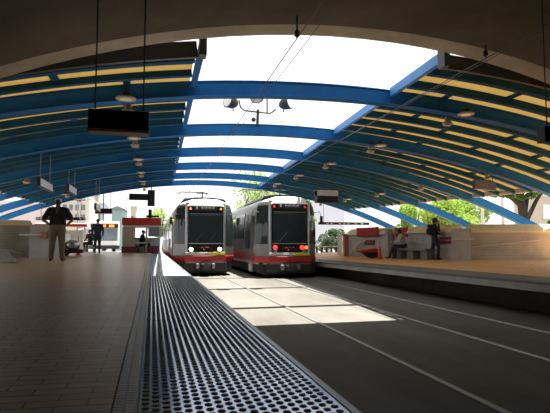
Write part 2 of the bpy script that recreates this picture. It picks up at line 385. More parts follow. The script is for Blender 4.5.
for side in (-1, 1):
    t = thing('canopy_roof', 'amber fibreglass roof on blue joists arching over the %s' % ('left brick platform' if side < 0 else 'right platform with the bench'), 'canopy roof', group='canopy roofs')
    inner = (lambda y: open_l(y)) if side < 0 else (lambda y: open_r(y))
    outer = lambda y: xc(y) + side*10.4
    ends = sorted(joists + RIBY); SW = lambda y: .22 if side < 0 and y > Y1+.1 else (.34 if side < 0 else .36)
    sw = .34 if side < 0 else .36; jl = .205 if side < 0 else .16
    for y in joists:
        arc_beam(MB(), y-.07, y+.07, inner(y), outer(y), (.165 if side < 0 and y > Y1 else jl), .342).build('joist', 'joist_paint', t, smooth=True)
    prev = FY
    for y in ends + [EY+.37]:
        y2 = y-.075-SW(y) if y < EY else EY
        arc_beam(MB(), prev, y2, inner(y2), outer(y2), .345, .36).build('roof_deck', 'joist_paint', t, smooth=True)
        prev = y-.075
    for y in ends:      # amber strip let in just before each joist or arch
        arc_beam(MB(), y-.075-SW(y), y-.075, inner(y), outer(y), .338, .368, 40).build('amber_strip', 'amber', t, smooth=True)
    for i, y in enumerate(ends):      # short noggings breaking each amber strip, staggered from strip to strip
        u = 1.2 + (i*1.37) % 2.6
        while u < 9.6:
            x = inner(y)+side*u
            if abs(x-xc(y)) < 10.1:
                z = zb(x, y); sl = -.03168*(x-xc(y))
                MB().hexa([(x+a, yy, z+c+sl*a) for a in (-.07, .07) for yy in (y-.1-SW(y), y-.06) for c in (.30, .372)]).build('nogging', 'joist_paint', t)
            u += 2.7 + ((i*7+int(u*3)) % 5)*.22
    # curb beam along the opening, one length in each bay
    bays = [(FY, RIBY[0]-.17)] + [(RIBY[b]+.17, RIBY[b+1]-.17) for b in range(5)]
    for (a, b) in bays:
        rr = []
        for y in (a, b):
            x = inner(y)-side*.06; z = zb(x, y); rr.append([(x-.05, y, z+.17), (x+.05, y, z+.17), (x+.05, y, z+.37), (x-.05, y, z+.37)])
        MB().loft(rr).build('curb_beam', 'blue_sunlit' if side > 0 else 'blue_paint', t)
        rr = []
        for y in (a, b):
            x = outer(y)+side*.06; z = zb(x, y); rr.append([(x-.06, y, z+.2), (x+.06, y, z+.2), (x+.06, y, z+.44), (x-.06, y, z+.44)])
        MB().loft(rr).build('gutter', 'off_white', t)
    arc_beam(MB(), FY-.06, FY+.02, inner(FY), outer(FY), .08, .36).build('fascia', 'dark_metal', t, smooth=True)
    arc_beam(MB(), EY, EY+.06, inner(EY), outer(EY), .14, .42).build('end_fascia', 'blue_paint', t, smooth=True)
    x = inner(FY)-side*.06; z = zb(x, FY)
    MB().box(x-.06, x+.06, FY-.25, FY-.02, z+.05, z+.62).build('end_plate', 'dark_metal', t)

# pendant lamps and flat lamps under the arches
def make_bell(lab):
    t = thing('canopy_lamp', lab, 'lamp', group='beehive lamps under the arches')
    MB().lathe([(.012, -.14), (.03, -.135), (.03, -.08), (.02, 0)], n=8).build('stem', 'dark_metal', t, True)
    MB().lathe([(.05, -.27), (.075, -.25), (.085, -.2), (.06, -.15), (.03, -.13)], n=14).build('housing', 'lamp_beige', t, True)
    MB().lathe([(.03, -.385), (.10, -.375), (.13, -.34), (.135, -.3), (.09, -.27), (.06, -.262)], n=14).build('diffuser', 'lamp_beige', t, True)
    return t
def make_disc(lab):
    t = thing('flat_lamp', lab, 'lamp', group='flat round lamps under the arches')
    MB().tube([(0, 0, 0), (0, 0, -.13)], .018).build('stem', 'dark_metal', t)
    MB().lathe([(.06, -.21), (.09, -.19), (.09, -.12), (.05, -.10)], n=12).build('housing', 'dark_metal', t, True)
    MB().lathe([(.13, -.265), (.2, -.26), (.205, -.235), (.14, -.21), (.06, -.2)], n=18).build('reflector', 'lamp_beige', t, True)
    MB().lathe([(.02, -.27), (.12, -.268), (.12, -.262)], n=16).build('lens', 'lens', t, True)
    return t
proto = {}
ROWN = {-.57: 'left edge of the skylight', 7.44: 'right edge of the skylight', -4.7: 'left platform wall', 12.05: 'right platform wall', -8.3: 'far left eave'}
def lamp(kind, X, ri, dy=.4):
    y = RIBY[ri]+dy
    lab = ('beehive lamp' if kind == 'b' else 'flat round lamp') + f' near the {ROWN[X]}, hung at the {ORD[ri]} blue arch'
    if kind not in proto: t = proto[kind] = (make_bell if kind == 'b' else make_disc)(lab)
    else: t = copy_tree(proto[kind]); t['label'] = lab
    t.location = (X, y, zb(X, y)+.2)
for ri in range(0, 6):
    lamp('b', -.57, ri, .45); lamp('d', -.57, ri, -.45)
for ri in range(0, 5): lamp('b', 7.44, ri, .45); lamp('d', 7.44, ri, -.35)
for ri in range(2, 6): lamp('b', -4.7, ri, .3)
for ri in range(1, 6): lamp('b', 12.05, ri, .3)
for ri in range(4, 6): lamp('d', -4.7, ri, -.45)
lamp('d', 12.05, 3, -.4); lamp('d', 12.05, 4, -.4)

# floodlights on a bracket below the opening
fy = 15.45; c = at(258, 112, fy)
t = thing('floodlight_bracket', 'thin bent pipe bracket carrying floodlights across the skylight opening', 'bracket', c)
MB().tube([(0, 0, .08), (0, .1, -.42)], .045).build('post', 'dark_metal', t)
MB().tube([(-.62, 0, .34), (-.57, 0, .12), (-.45, 0, .02), (-.1, 0, 0), (.38, 0, -.02), (.48, 0, .03), (.58, 0, .12)], .026).build('pipe', 'dark_metal', t, True)
MB().tube([(.30, 0, -.01), (.30, 0, .50)], .024).build('riser', 'dark_metal', t)
MB().tube([(.30, 0, .48), (0, 0, .52)], .02).build('top_arm', 'dark_metal', t)
MB().lathe([(.03, 0), (.07, .03), (.07, .09), (.03, .12)], (-.16, -.02, -.28), (0, -1, 0), 10).build('junction_box', 'dark_metal', t)
def flood(px, py, aim, lab):
    p = at(px, py, fy)
    t = thing('floodlight', lab, 'floodlight', p, group='floodlights on the skylight bracket')
    ax = Vector(aim).normalized()
    MB().lathe([(.05, -.36), (.10, -.33), (.16, -.25), (.2, -.16), (.21, 0), (.225, .01), (.225, .04), (.2, .045)], axis=ax, n=18).build('housing', 'dark_metal', t, True)
    MB().lathe([(.19, .046), (.12, .055), (.02, .06)], axis=ax, n=18).build('lens', 'lens', t, True)
    MB().tube([tuple(-ax*.2+Vector((0, 0, .0))), tuple(-ax*.2+Vector((0, .05, -.26)))], .02).build('yoke', 'dark_metal', t)
flood(228.5, 101, (-.85, -.5, .12), 'black floodlight tilted left, left end of the skylight bracket')
flood(289, 102.5, (.75, -.7, .15), 'black floodlight tilted right, right end of the skylight bracket')
flood(257, 97, (0, -.6, -.8), 'black floodlight peeking below the first blue arch, between two others')

# overhead wires
def wire(X, z, x2, label, r=.008):
    o = MB().tube([(X, -2, z), (X, 6.9, z), (X+(x2-X)*.4, 20, z+.0), (x2, 60, z+.3)], r, 6).build('overhead_wire', 'dark_metal'); tag(o, label, 'wire', 'overhead tram wires')
wire(2.0, 4.42, 2.2, 'black overhead wire running above the headlit tram'); wire(2.32, 4.62, 2.25, 'black upper cable beside the wire above the headlit tram', .006)
wire(5.15, 4.40, 5.5, 'black overhead wire running above the tram with red lights'); wire(5.5, 4.55, 5.5, 'black upper cable beside the wire above the red-lit tram', .006)
for X, lab in ((2.0, 'black insulator clamp on the tunnel lip above the left track'), (5.15, 'black insulator clamp on the tunnel lip above the right track')):
    t = thing('wire_clamp', lab, 'clamp', (X, 6.8, 4.42), group='wire clamps')
    MB().tube([(0, 0, 0), (0, 0, .36 if X < 4 else .2)], .014).build('rod', 'dark_metal', t)
    MB().lathe([(.02, .02), (.045, .04), (.03, .07), (.045, .09), (.02, .12)], n=10).build('insulator', 'black', t, True)

# ------------------------------------------------------------------ trams
def prof(w=1.0):
    half = [(1.27, .56), (1.36, .72), (1.37, .95), (1.37, 2.05), (1.31, 2.75), (1.22, 3.1), (1.06, 3.28), (.7, 3.38), (0, 3.41)]
    return [(a*w, z) for a, z in half] + [(-a*w, z) for a, z in reversed(half[:-1])]
def tram(loc, label, head):
    t = thing('tram', label, 'tram', loc)
    ST = [(0, .645, .985), (.05, .665, .99), (.28, .81, 1), (.6, .96, 1), (.85, 1, 1)]
    def halfw(y):
        for (a, w0, _), (b, w1, _) in zip(ST, ST[1:]):
            if y <= b: return w0+(w1-w0)*(y-a)/(b-a)
        return 1
    def sect(y, w, h): return [(a*w, y, z if z < 2 else 2+(z-2)*h*.965) for a, z in prof()]
    L1 = 11.2; mb = MB()
    rings = [sect(*s) for s in ST] + [sect(5, 1, 1), sect(L1, 1, 1)]
    mb.loft(rings); body = mb.build('body', 'train_silver', t, smooth=True)
    MB().loft([sect(L1, .9, .97), sect(L1+.7, .9, .97)]).build('gangway', 'skirt', t)
    MB().loft([sect(L1+.7, 1, 1), sect(L1+10.5, 1, 1), sect(L1+11.2, .75, .98)]).build('rear_body', 'train_silver', t, smooth=True)
    P = lambda y, z, side, off=.012: (side*(pw(z)*halfw(y)+off), y-off*.5 if y < .7 else y, z)
    def pw(z):
        half = [(1.27, .56), (1.36, .72), (1.37, .95), (1.37, 2.05), (1.31, 2.75), (1.22, 3.1), (1.06, 3.28), (.7, 3.38)]
        for (a, z0), (b, z1) in zip(half, half[1:]):
            if z <= z1: return a+(b-a)*(z-z0)/(z1-z0)
        return .7
    def skin(name, ys, zs, side, m, parent=t, off=.014):
        """panel that follows the curved side, with its own thickness"""
        mb = MB(); n = len(ys); k = len(zs)
        o_ = [P(y, z, side, off) for z in zs for y in ys]; i_ = [P(y, z, side, -.02) for z in zs for y in ys]
        fs = [(j*n+i, j*n+i+1, (j+1)*n+i+1, (j+1)*n+i) for j in range(k-1) for i in range(n-1)]
        N = n*k; fs += [tuple(N+q for q in f[::-1]) for f in fs]
        loop = list(range(n)) + [j*n+n-1 for j in range(1, k)] + [(k-1)*n+i for i in range(n-2, -1, -1)] + [j*n for j in range(k-2, 0, -1)]
        for a, b in zip(loop, loop[1:]+loop[:1]): fs.append((a, b, N+b, N+a))
        return mb.add(o_+i_, fs).build(name, m, parent, smooth=True)
    # nose: red band, black glazed panel, pillars, lights
    fw = .71*1.37
    rb = MB()
    fr = []
    for z in (.63, .7, .86, .89):
        pts = [(-pw(z)*w-.015, y-.015, z) for y, w, _ in reversed(ST)] + [(pw(z)*w+.015, y-.015, z) for y, w, _ in ST]
        fr.append(pts)
    rb.loft(fr, caps=False, closed=False)
    ob = rb.build('red_band', 'train_red', t, smooth=True); sm = ob.modifiers.new('thick', 'SOLIDIFY'); sm.thickness = .012; sm.offset = -1
    pan = MB().bbox(-.775, .775, -.045, .05, 1.04, 3.19, .03).build('front_panel', 'black_gloss', t)
    MB().bbox(-.7, .7, -.056, -.03, 1.48, 2.66, .012).build('windscreen', 'glass_dark', pan)
    MB().box(-.73, .73, -.062, -.04, 1.40, 1.44).build('reflection_strip', 'steel', pan)  # pale strip painting in the dashboard reflection below the windscreen
    MB().box(-.68, .68, -.052, -.04, 2.70, 2.73).build('blind_rail', 'grey_metal', pan)
    dst = MB().bbox(-.5, .5, -.05, -.035, 2.86, 3.1, .008).build('destination_sign', 'dark_metal', pan)
    mk = MB()
    x = -.2
    for w in (.09, .06, .07, .05, .08, .06, .07):
        mk.box(x, x+w*.72, -.056, -.048, 2.95, 3.0+.02*(w > .06)); x += w+.02
    mk.build('lettering', 'sign_grey', dst)
    MB().box(-.42, -.35, -.056, -.048, 2.92, 3.04).build('route_symbol', 'sign_grey', dst)
    wip = MB().tube([(-.45, -.075, 1.5), (-.1, -.075, 1.9)], .012, 6).tube([(.2, -.075, 1.5), (.5, -.075, 1.95)], .012, 6).build('wiper', 'black', pan)
    for s in (-1, 1):
        pl = MB()
        pl.loft([[(s*.775, -.05, z), (s*.83, -.045, z), (s*.885, .03, z), (s*.775, .03, z)] for z in (.93, 3.2)])
        pl.build('pillar', 'steel', t, smooth=False)
        MB().lathe([(.05, 0), (.05, .03), (.035, .04)], (s*.66, -.045, 2.93), (0, -1, 0), 12).build('marker_lamp', 'marker_orange' if head else 'marker_red', t, True)
        lm = MB().lathe([(.088, 0), (.088, .03), (.06, .05)], (s*.62, -.045, 1.17 if head else 1.26), (0, -1, 0), 16)
        if not head and s > 0: lm = MB().lathe([(.088, 0), (.088, .03), (.06, .05)], (.52, -.045, 1.26), (0, -1, 0), 16)
        lm.build('headlamp' if head else 'tail_lamp', 'headlight' if head else 'taillight', t, True)
        if not head:
            MB().lathe([(.08, 0), (.08, .03), (.06, .04)], (s*.62, -.045, 1.10), (0, -1, 0), 14).build('dark_lamp', 'grey_metal', t, True)
        skin('corner_window', [.05, .15, .28, .42, .58], [1.4, 2.05, 2.75, 3.0], s, 'glass_dark')
        # mirror
        mr = MB().tube([(s*1.2, .45, 2.72), (s*1.42, .3, 2.78), (s*1.47, .25, 2.5)], .018, 6).build('mirror_arm', 'steel', t)
        MB().bbox(s*1.47-.06, s*1.47+.06, .2, .28, 2.25, 2.58, .02).build('mirror', 'dark_metal', mr)
        MB().ell((s*1.385, .72, 2.43), (.045, .06, .075)).build('side_lamp', 'green_lamp', t, True)
    if not head:
        MB().lathe([(.075, 0), (.075, .03), (.055, .05)], (.70, -.045, 1.26), (0, -1, 0), 14).build('turn_lamp', 'marker_orange', t, True)
    # red winding emblem between the lamps
    em = MB(); pts = []
    for (a, b) in [(-.30, .0), (-.29, .1), (-.24, .12), (-.2, .08), (-.19, 0), (-.18, .08), (-.14, .12), (-.1, .08), (-.09, 0), (-.04, -.01), (-.01, .03), (-.01, .11), (.03, .12), (.08, .09), (.09, 0), (.1, .09), (.15, .12), (.2, .08), (.21, 0), (.25, -.01), (.27, .05), (.27, .12)]:
        pts.append((a, -.05, 1.16+b*.9))
    em.tube(pts, .02, 6).build('emblem', 'emblem_red', pan, True)
    MB().bbox(-.86, .22, -.07, .02, .94, 1.045, .012).build('bumper_plate', 'off_white', t)
    lt = MB()
    for q in range(7): lt.box(-.8+q*.075, -.8+q*.075+.045, -.075, -.065, .97, 1.015)
    for q in range(2): lt.box(-.02+q*.09, .04+q*.09, -.075, -.065, .97, 1.02)
    lt.build('plate_marking', 'grey_metal', t)
    MB().bbox(  .225, .86, -.07, .02, .93, 1.05, .012).build('yellow_plate', 'yellow_paint', t)
    # below the floor
    MB().prism([(-1.2, .6), (-1.2, .22), (-.95, .12), (.95, .12), (1.2, .22), (1.2, .6)], .3, 10.9).build('skirt', 'skirt', t)
    MB().prism([(-1.12, .56), (-1.16, .3), (1.16, .3), (1.12, .56)], 12, 22).build('skirt', 'skirt', t)
    MB().bbox(-.95, .95, -.0, .35, .22, .6, .03).build('front_skirt', 'skirt', t)
    cp = MB().bbox(-.2, .2, -.42, .25, .32, .56, .04).build('coupler', 'dark_metal', t)
    MB().lathe([(.14, 0), (.16, .04), (.16, .12), (.11, .13)], (0, -.4, .44), (0, -1, 0), 14).build('coupler_face', 'dark_metal', cp, True)
    for s in (-1, 1): MB().bbox(s*.34-.07, s*.34+.07, -.22, .0, .34, .56, .03).build('coupler_pin', 'grey_metal', cp)
    for y0 in (2.2, 4.1, 17.2, 19.1):
        for s in (-1, 1):
            MB().lathe([(.33, -.05), (.34, -.03), (.34, .03), (.37, .035), (.37, .06)], (s*.72, y0, .37), (-s, 0, 0), 20).build('wheel', 'dark_metal', t, True)
    for y0 in (1.7, ):
        for s in (-1, 1): MB().bbox(s*1.2-.1, s*1.2+.1, y0, y0+.5, .2, .56, .03).build('step_box', 'off_white', t)
    # sides: windows, doors
    for s in (-1, 1):
        for (a, b) in ((3.0, 4.3), (4.42, 5.7), (7.2, 8.5), (8.62, 9.9), (13.0, 14.2), (14.3, 15.5), (17.2, 18.4), (18.5, 19.8)):
            skin('side_window', [a, b], [1.65, 2.05, 2.75, 2.8], s, 'glass_dark')
        for (a, b) in ((1.25, 2.65), (5.85, 7.05), (15.7, 17.0)):
            d = skin('door', [a, b], [.62, .72, .95, 2.05, 2.75, 2.85], s, 'train_silver', off=.02)
            skin('door_glass', [a+.12, (a+b)/2-.06], [1.2, 2.05, 2.7], s, 'glass_dark', d, .03)
            skin('door_glass', [(a+b)/2+.06, b-.12], [1.2, 2.05, 2.7], s, 'glass_dark', d, .03)
        for (a, b) in ((.85, 1.24), (2.66, 5.84), (7.06, 11.15), (11.95, 15.69), (17.01, 22.3)):
            skin('side_stripe', [a, b], [.6, .72, .95, 1.0], s, 'train_red')
    # roof: white front cap lip, equipment shrouds, pantograph
    MB().prism([(-1.0, 3.31), (-.9, 3.43), (-.4, 3.5), (.4, 3.5), (.9, 3.43), (1.0, 3.31)], .7, 5).build('roof_shroud', 'dark_metal', t)
    cap = MB(); ca = []
    for y, w, dz in ((-.06, .645, -.05), (-.045, .655, -.01), (.04, .68, .055), (.2, .78, .085), (.4, .895, .06), (.66, .965, .02)):
        ca.append([(a*w*1.012, y, z+dz-.075) for a, z in [(1.21, 3.16), (1.06, 3.25), (.7, 3.35), (0, 3.38), (-.7, 3.35), (-1.06, 3.25), (-1.21, 3.16)]] + [(-1.1*w, y, 3.05), (1.1*w, y, 3.05)])
    cap.loft(ca).build('roof_cap', 'white_paint', t, smooth=True)
    pg = MB().box(-.6, .6, 6.6, 7.8, 3.38, 3.46).build('pantograph_base', 'dark_metal', t)
    MB().tube([(-.5, 7.7, 3.46), (-.45, 6.7, 3.95), (-.4, 7.6, 4.42)], .025).tube([(.5, 7.7, 3.46), (.45, 6.7, 3.95), (.4, 7.6, 4.42)], .025).build('pantograph_arm', 'dark_metal', pg)
    MB().tube([(-.85, 7.6, 4.3), (-.65, 7.6, 4.42), (.65, 7.6, 4.42), (.85, 7.6, 4.3)], .03).build('collector_bar', 'dark_metal', pg)
    MB().tube([(0, 1.6, 3.58), (0, 1.6, 3.85)], .03).tube([(-.28, 1.6, 3.78), (.28, 1.6, 3.78)], .025).build('roof_antenna', 'dark_metal', t)
    return t
tram((2.27, 22.0, 0), 'silver tram with glowing headlights stopped beside the left platform', True)
tram((5.5, 19.9, 0), 'silver tram with lit red tail lights on the right track', False)

# ------------------------------------------------------------------ walls
def wall_seg(mb, a, b, z0, z1, th):
    a = Vector(a); b = Vector(b); d = (b-a).normalized(); n = Vector((-d.y, d.x))*th
    q = [a, b, b+n, a+n]
    vs = [(p.x, p.y, z) for p in q for z in (z0, z1)]
    return mb.add(vs, [(0,1,3,2),(2,3,5,4),(4,5,7,6),(6,7,1,0),(1,7,5,3),(0,2,4,6)])
def coping(mb, a, b, z, th, ov=.08, h=.26, back=.5):
    a = Vector(a); b = Vector(b); d = (b-a).normalized(); n = Vector((-d.y, d.x))
    prof_ = [(-ov, 0), (-ov, .06), (0, .16), (back*.5, h), (back, h), (back, 0)]
    rings = [[(p.x+n.x*u, p.y+n.y*u, z+v) for u, v in prof_] for p in (a, b)]
    return mb.loft(rings)
RW = [tuple(atz(348, 256, .74).xy), tuple(atz(398, 257.5, .77).xy), tuple(atz(452, 259.6, .79).xy)]
RW2 = [tuple(atz(471, 260, .8).xy), tuple(atz(575, 260.2, .8).xy)]
mb = MB(); [wall_seg(mb, a, b, .6, 1.86, .35) for a, b in zip(RW, RW[1:])]; struct('wall_right', mb, 'wall_smooth')
mb = MB(); wall_seg(mb, *RW2, .6, 1.84, .35); struct('wall_right_ramp', mb, 'wall_concrete')
mb = MB(); [coping(mb, a, b, 1.86, .35, h=.32) for a, b in zip(RW, RW[1:])]; struct('trim_3', mb, 'coping_stone')
mb = MB(); coping(mb, *RW2, 1.84, .35, h=.32); struct('trim_4', mb, 'coping_stone')
pa, pb = atz(452, 260.2, .8), atz(471, 260.4, .8)
mb = MB(); wall_seg(mb, pa.xy, pb.xy, .6, 1.98, .6); struct('pillar_right', mb, 'wall_smooth')
LW = [tuple(atz(-45, 258.5, .97).xy), tuple(atz(30, 257.6, .95).xy)]
LW2 = [tuple(atz(53, 257.3, .95).xy), tuple(atz(64, 256.0, .94).xy)]
mb = MB(); wall_seg(mb, *LW, .7, 2.02, .35); struct('wall_left', mb, 'wall_concrete')
mb = MB(); wall_seg(mb, *LW2, .7, 2.0, .35); struct('wall_left_side', mb, 'wall_smooth')
mb = MB(); coping(mb, *LW, 2.02, .35, h=.2); struct('trim_5', mb, 'coping_stone')
qa, qb = atz(29, 258.2, .95), atz(53, 258.2, .95)
mb = MB(); wall_seg(mb, qa.xy, qb.xy, .7, 2.05, .6); struct('pillar_left', mb, 'wall_smooth')
# sloped concrete ramp end at far left
p = atz(15.5, 262, .98)
mb = MB(); mb.add([(p.x, p.y, .97), (p.x-3.2, p.y+.3, .97), (p.x-.25, p.y+1.2, .97), (p.x-3.2, p.y+1.4, .97), (p.x-.45, p.y+.25, 1.28), (p.x-3.2, p.y+.5, 2.0), (p.x-.45, p.y+1.0, 1.28), (p.x-3.2, p.y+1.2, 2.0),(p.x-.1,p.y+.1,1.02),(p.x-.3,p.y+1.1,1.02)],
    [(0,1,5,4,8),(2,9,6,7,3),(8,4,6,9),(4,5,7,6),(0,8,9,2),(1,3,7,5),(0,2,3,1)])
struct('ramp_curb', mb, 'lip_concrete')

# handrails
def handrail(pts, label, posts=(), r=.028):
    pts = [Vector(p) for p in pts]
    t = thing('handrail', label, 'handrail', pts[0]); o = pts[0]
    MB().tube([p-o for p in pts], r, 8).build('rail_tube', 'off_white', t, True)
    for p in posts:
        p = Vector(p); MB().tube([p-o, p-o+Vector((.02, .22, -.06))], .015, 6).build('wall_bracket', 'grey_metal', t)
def onwall(px, py, a, b, off=.10):     # point in front of a wall line
    a = Vector(a); b = Vector(b); d = (b-a).normalized(); n = Vector((-d.y, d.x)); r = ray(px, py)
    a2 = a - n*off; s = a2.dot(n)/(r.x*n.x+r.y*n.y); return r*s+Vector((0, 0, CAMZ))
handrail([onwall(472, 247, *RW2), onwall(505, 243.6, *RW2), onwall(541, 239.6, *RW2)], 'pale sloping handrail on the right ramp wall', [onwall(482, 246, *RW2), onwall(512, 243, *RW2), onwall(536, 240, *RW2)])
handrail([onwall(454, 239.2, pa.xy, pb.xy), onwall(475, 239, pa.xy, pb.xy)], 'short pale level handrail across the right pillar', [onwall(458, 239.2, pa.xy, pb.xy)])
handrail([onwall(19.5, 235, qa.xy, qb.xy), onwall(41, 235, qa.xy, qb.xy)], 'short pale level handrail across the left pillar', [onwall(37, 235, qa.xy, qb.xy)])
handrail([onwall(4, 249, *LW), onwall(22, 254.5, *LW)], 'pale handrail dropping along the left ramp wall', [onwall(12, 251.5, *LW)])
handrail([onwall(350, 253.5, RW[0], RW[1]), onwall(359, 243, RW[0], RW[1]), onwall(366, 240.5, RW[0], RW[1])], 'pale bent handrail at the far end of the right wall', [onwall(359, 243, RW[0], RW[1])])

def wall_sign(px0, px1, py0, py1, a, b, label, m='maroon', marks=True):
    p = [onwall(px0, py1, a, b, .04), onwall(px1, py1, a, b, .04)]; z1 = onwall(px0, py0, a, b, .04).z; z0 = p[0].z
    c = (p[0]+p[1])/2; w = (p[1]-p[0]).xy.length/2; ang = math.atan2(p[1].y-p[0].y, p[1].x-p[0].x)
    t = thing('wall_sign', label, 'sign', (c.x, c.y, z0), ang); h = z1-z0
    MB().bbox(-w, w, -.02, .035, 0, h, .008).build('board', m, t)
    if marks:
        mb = MB(); x = -w*.72
        while x < w*.7: mb.box(x, x+.05, -.026, -.018, h*.38, h*.64); x += .075
        mb.build('faded_lettering', 'salmon', t)
wall_sign(365, 374.5, 240.3, 244.6, RW[0], RW[1], 'small dark red sign on the far right wall above the red cone')
wall_sign(438.5, 453.5, 237.2, 243.4, RW[1], RW[2], 'dark red sign on the wall beside the standing phone caller')
wall_sign(39.5, 46.5, 231.5, 238.5, qa.xy, qb.xy, 'faded pink sign on the left pillar next to the man in khakis', 'salmon', False)

def red_panel(px0, px1, py0, py1, a, b, label, m='red_paint'):
    p = [onwall(px0, py1, a, b, .14), onwall(px1, py1, a, b, .14)]; z1 = onwall(px0, py0, a, b, .14).z; z0 = p[0].z
    c = (p[0]+p[1])/2; w = (p[1]-p[0]).xy.length/2; ang = math.atan2(p[1].y-p[0].y, p[1].x-p[0].x)
    t = thing('red_panel', label, 'panel', (c.x, c.y, z0), ang)
    MB().bbox(-w, w, 0, .06, 0, z1-z0, .01).build('board', m, t)
    for s in (-1, 1): MB().box(s*w-.04, s*w+.04, -.012, .08, -.03, z1-z0+.02).build('side_frame', 'salmon' if s < 0 else m, t)
    return t
red_panel(357, 377, 228, 236, RW[0], RW[1], 'wide red panel on top of the far right wall')
red_panel(395, 406, 228, 236.5, RW[0], RW[1], 'small red panel behind the seated reader, beside a grey post')
p0 = onwall(389, 250, RW[0], RW[1], .2)
MB().bbox(-.14, .14, -.14, .14, 0, 1.35, .02).build('grey_post', 'wall_smooth', loc=(p0.x, p0.y, .76)); tag(bpy.data.objects['grey_post'], 'square grey concrete post between the two red wall panels', 'post')
p = onwall(353, 239, RW[0], RW[1], .05)
t = thing('salmon_panel', 'narrow salmon pink box at the far end of the right wall', 'panel', (atz(347, 256, .74).x-.05, atz(347, 256, .74).y+.05, .72))
MB().bbox(-.12, .12, -.12, .12, 0, 1.15, .02).build('box_body', 'salmon', t); MB().box(-.13, .13, -.13, .13, 1.15, 1.2).build('box_cap', 'maroon', t)
p = atz(343, 255.5, .72)
t = thing('glass_case', 'pale glass display case at the end of the right wall', 'display case', (p.x-.1, p.y+.2, .7))
MB().bbox(-.13, .13, -.1, .1, 0, 1.2, .015).build('frame', 'off_white', t); MB().box(-.1, .1, -.115, -.09, .12, 1.08).build('pane', 'sign_white', t)

# bench
b0, b1 = onwall(399, 257.3, RW[0], RW[1], .55), onwall(431, 258.5, RW[1], RW[2], .55)
c = (b0+b1)/2; ang = math.atan2(b1.y-b0.y, b1.x-b0.x); hw = (b1-b0).xy.length/2
zf = zr(c.x, c.y)
t = thing('bench', 'long low concrete bench against the right wall, under the seated reader', 'bench', (c.x, c.y, zf), ang)
MB().bbox(-hw, hw, -.25, .25, .36, .45, .02).build('seat', 'bench_concrete', t)
for q in (-.82, -.05, .78): MB().bbox(hw*q-.22, hw*q+.22, -.17, .2, 0, .36, .015).build('support', 'bench_concrete', t)
BENCH = (c, ang, hw, zf)

# cones and odd items
def cone(p, label):
    t = thing('traffic_cone', label, 'cone', p, group='red cones')
    MB().bbox(-.17, .17, -.17, .17, 0, .04, .01).build('base', 'cone_red', t)
    MB().lathe([(.12, .04), (.10, .25), (.075, .5), (.05, .62), (.03, .64)], n=14).build('body', 'cone_red', t, True)
    MB().tube([(0, 0, .6), (0, 0, 1.0)], .018).build('pole', 'maroon', t)
p = atz(380, 258.6, .74); cone((p.x, p.y, zr(p.x, p.y)), 'red cone with a stick, on the right platform by the low red cart')
p = atz(78, 255.6, .92); cone((p.x, p.y, zl(p.x, p.y)), 'red cone with a stick, on the left platform by the silver bundle')
p = atz(370, 258.0, .75)
t = thing('low_cart', 'low dark cart with sloping red top beside the red cone on the right', 'cart', (p.x, p.y+.15, zr(p.x, p.y)), -.2)
MB().add([(-.75, -.25, .36), (.5, -.25, .36), (.5, .25, .42), (-.75, .25, .42), (-.7, -.25, .40), (.45, -.25, .58), (.45, .25, .62), (-.7, .25, .46)], [(0,1,2,3),(7,6,5,4),(0,4,5,1),(1,5,6,2),(2,6,7,3),(3,7,4,0)]).build('red_top', 'red_paint', t)
MB().add([(-.05, -.2, .05), (.5, -.2, .05), (.5, .2, .05), (-.05, .2, .05), (-.45, -.22, .36), (.5, -.22, .36), (.5, .22, .38), (-.45, .22, .38)], [(0,1,2,3),(7,6,5,4),(0,4,5,1),(1,5,6,2),(2,6,7,3),(3,7,4,0)]).build('tub', 'black', t)
for s in (-1, 1): MB().lathe([(.07, -.02), (.07, .02)], (.2, s*.2, .07), (0, 1, 0), 12).build('wheel', 'black', t, True)
MB().tube([(.48, 0, .5), (.7, 0, .62), (.7, .1, .2), (.62, .1, .0)], .03).build('handle', 'maroon', t)
p = atz(72.0, 255.8, .93)
t = thing('silver_bundle', 'silver bundle with red rim on a dark trolley behind the man in khakis', 'bundle', (p.x, p.y, zl(p.x, p.y)), .1)
MB().ell((0, 0, .42), (.3, .22, .2), 16, 10).build('bag', 'steel', t, True)
MB().lathe([(.17, -.03), (.2, 0), (.17, .03)], (-.27, -.02, .42), (1, 0, .2), 14).build('rim', 'maroon', t, True)
MB().bbox(-.34, .42, -.2, .2, .1, .25, .03).build('trolley', 'black', t)
for s in (-1, 1): MB().lathe([(.1, -.02), (.1, .02)], (-.2, s*.2, .1), (0, 1, 0), 12).build('wheel', 'black', t, True)
MB().tube([(.4, 0, .2), (.7, 0, .36), (.85, 0, .3)], .03).build('handle', 'off_white', t)

for o_ in list(COL.objects):
    if o_.name.split('.')[0] == 'low_cart': o_.scale = (.8, .8, .8)
    if o_.name.split('.')[0] == 'traffic_cone': o_.scale = (.72, .72, .8)

# ------------------------------------------------------------------ hanging signs
def hang_sign(px0, px1, py0, py1, Y, label, m, top=None, bottom=None, rods=2, yaw=0, rodz=None, depth=.12, name='hanging_sign', group=None):
    a, b = at(px0, py1, Y), at(px1, py1, Y); z1 = at(px0, py0, Y).z; z0 = a.z; c = (a+b)/2; w = (b-a).xy.length/2; h = z1-z0
    t = thing(name, label, 'sign', (c.x, c.y, z0), yaw, group)
    MB().bbox(-w, w, -depth/2, depth/2, 0, h, .008).build('sign_box', m, t)
    if bottom: MB().box(-w, w, -depth/2-.01, depth/2+.01, -.03*max(1, h*2), -.002).build('bottom_trim', bottom, t)
    if top: MB().box(-w, w, -depth/2-.01, depth/2+.01, h*.55, h*1.0+.002).build('upper_panel', top, t)
    for s in ([-1, 1] if rods == 2 else [0]):
        x = s*w*.8; zt = rodz if rodz else zb(c.x+x, Y)+.2
        MB().tube([(x, 0, h-.01), (x, 0, zt-z0)], .0075 if rodz else .014, 6).build('rod', 'dark_metal', t)
    return t
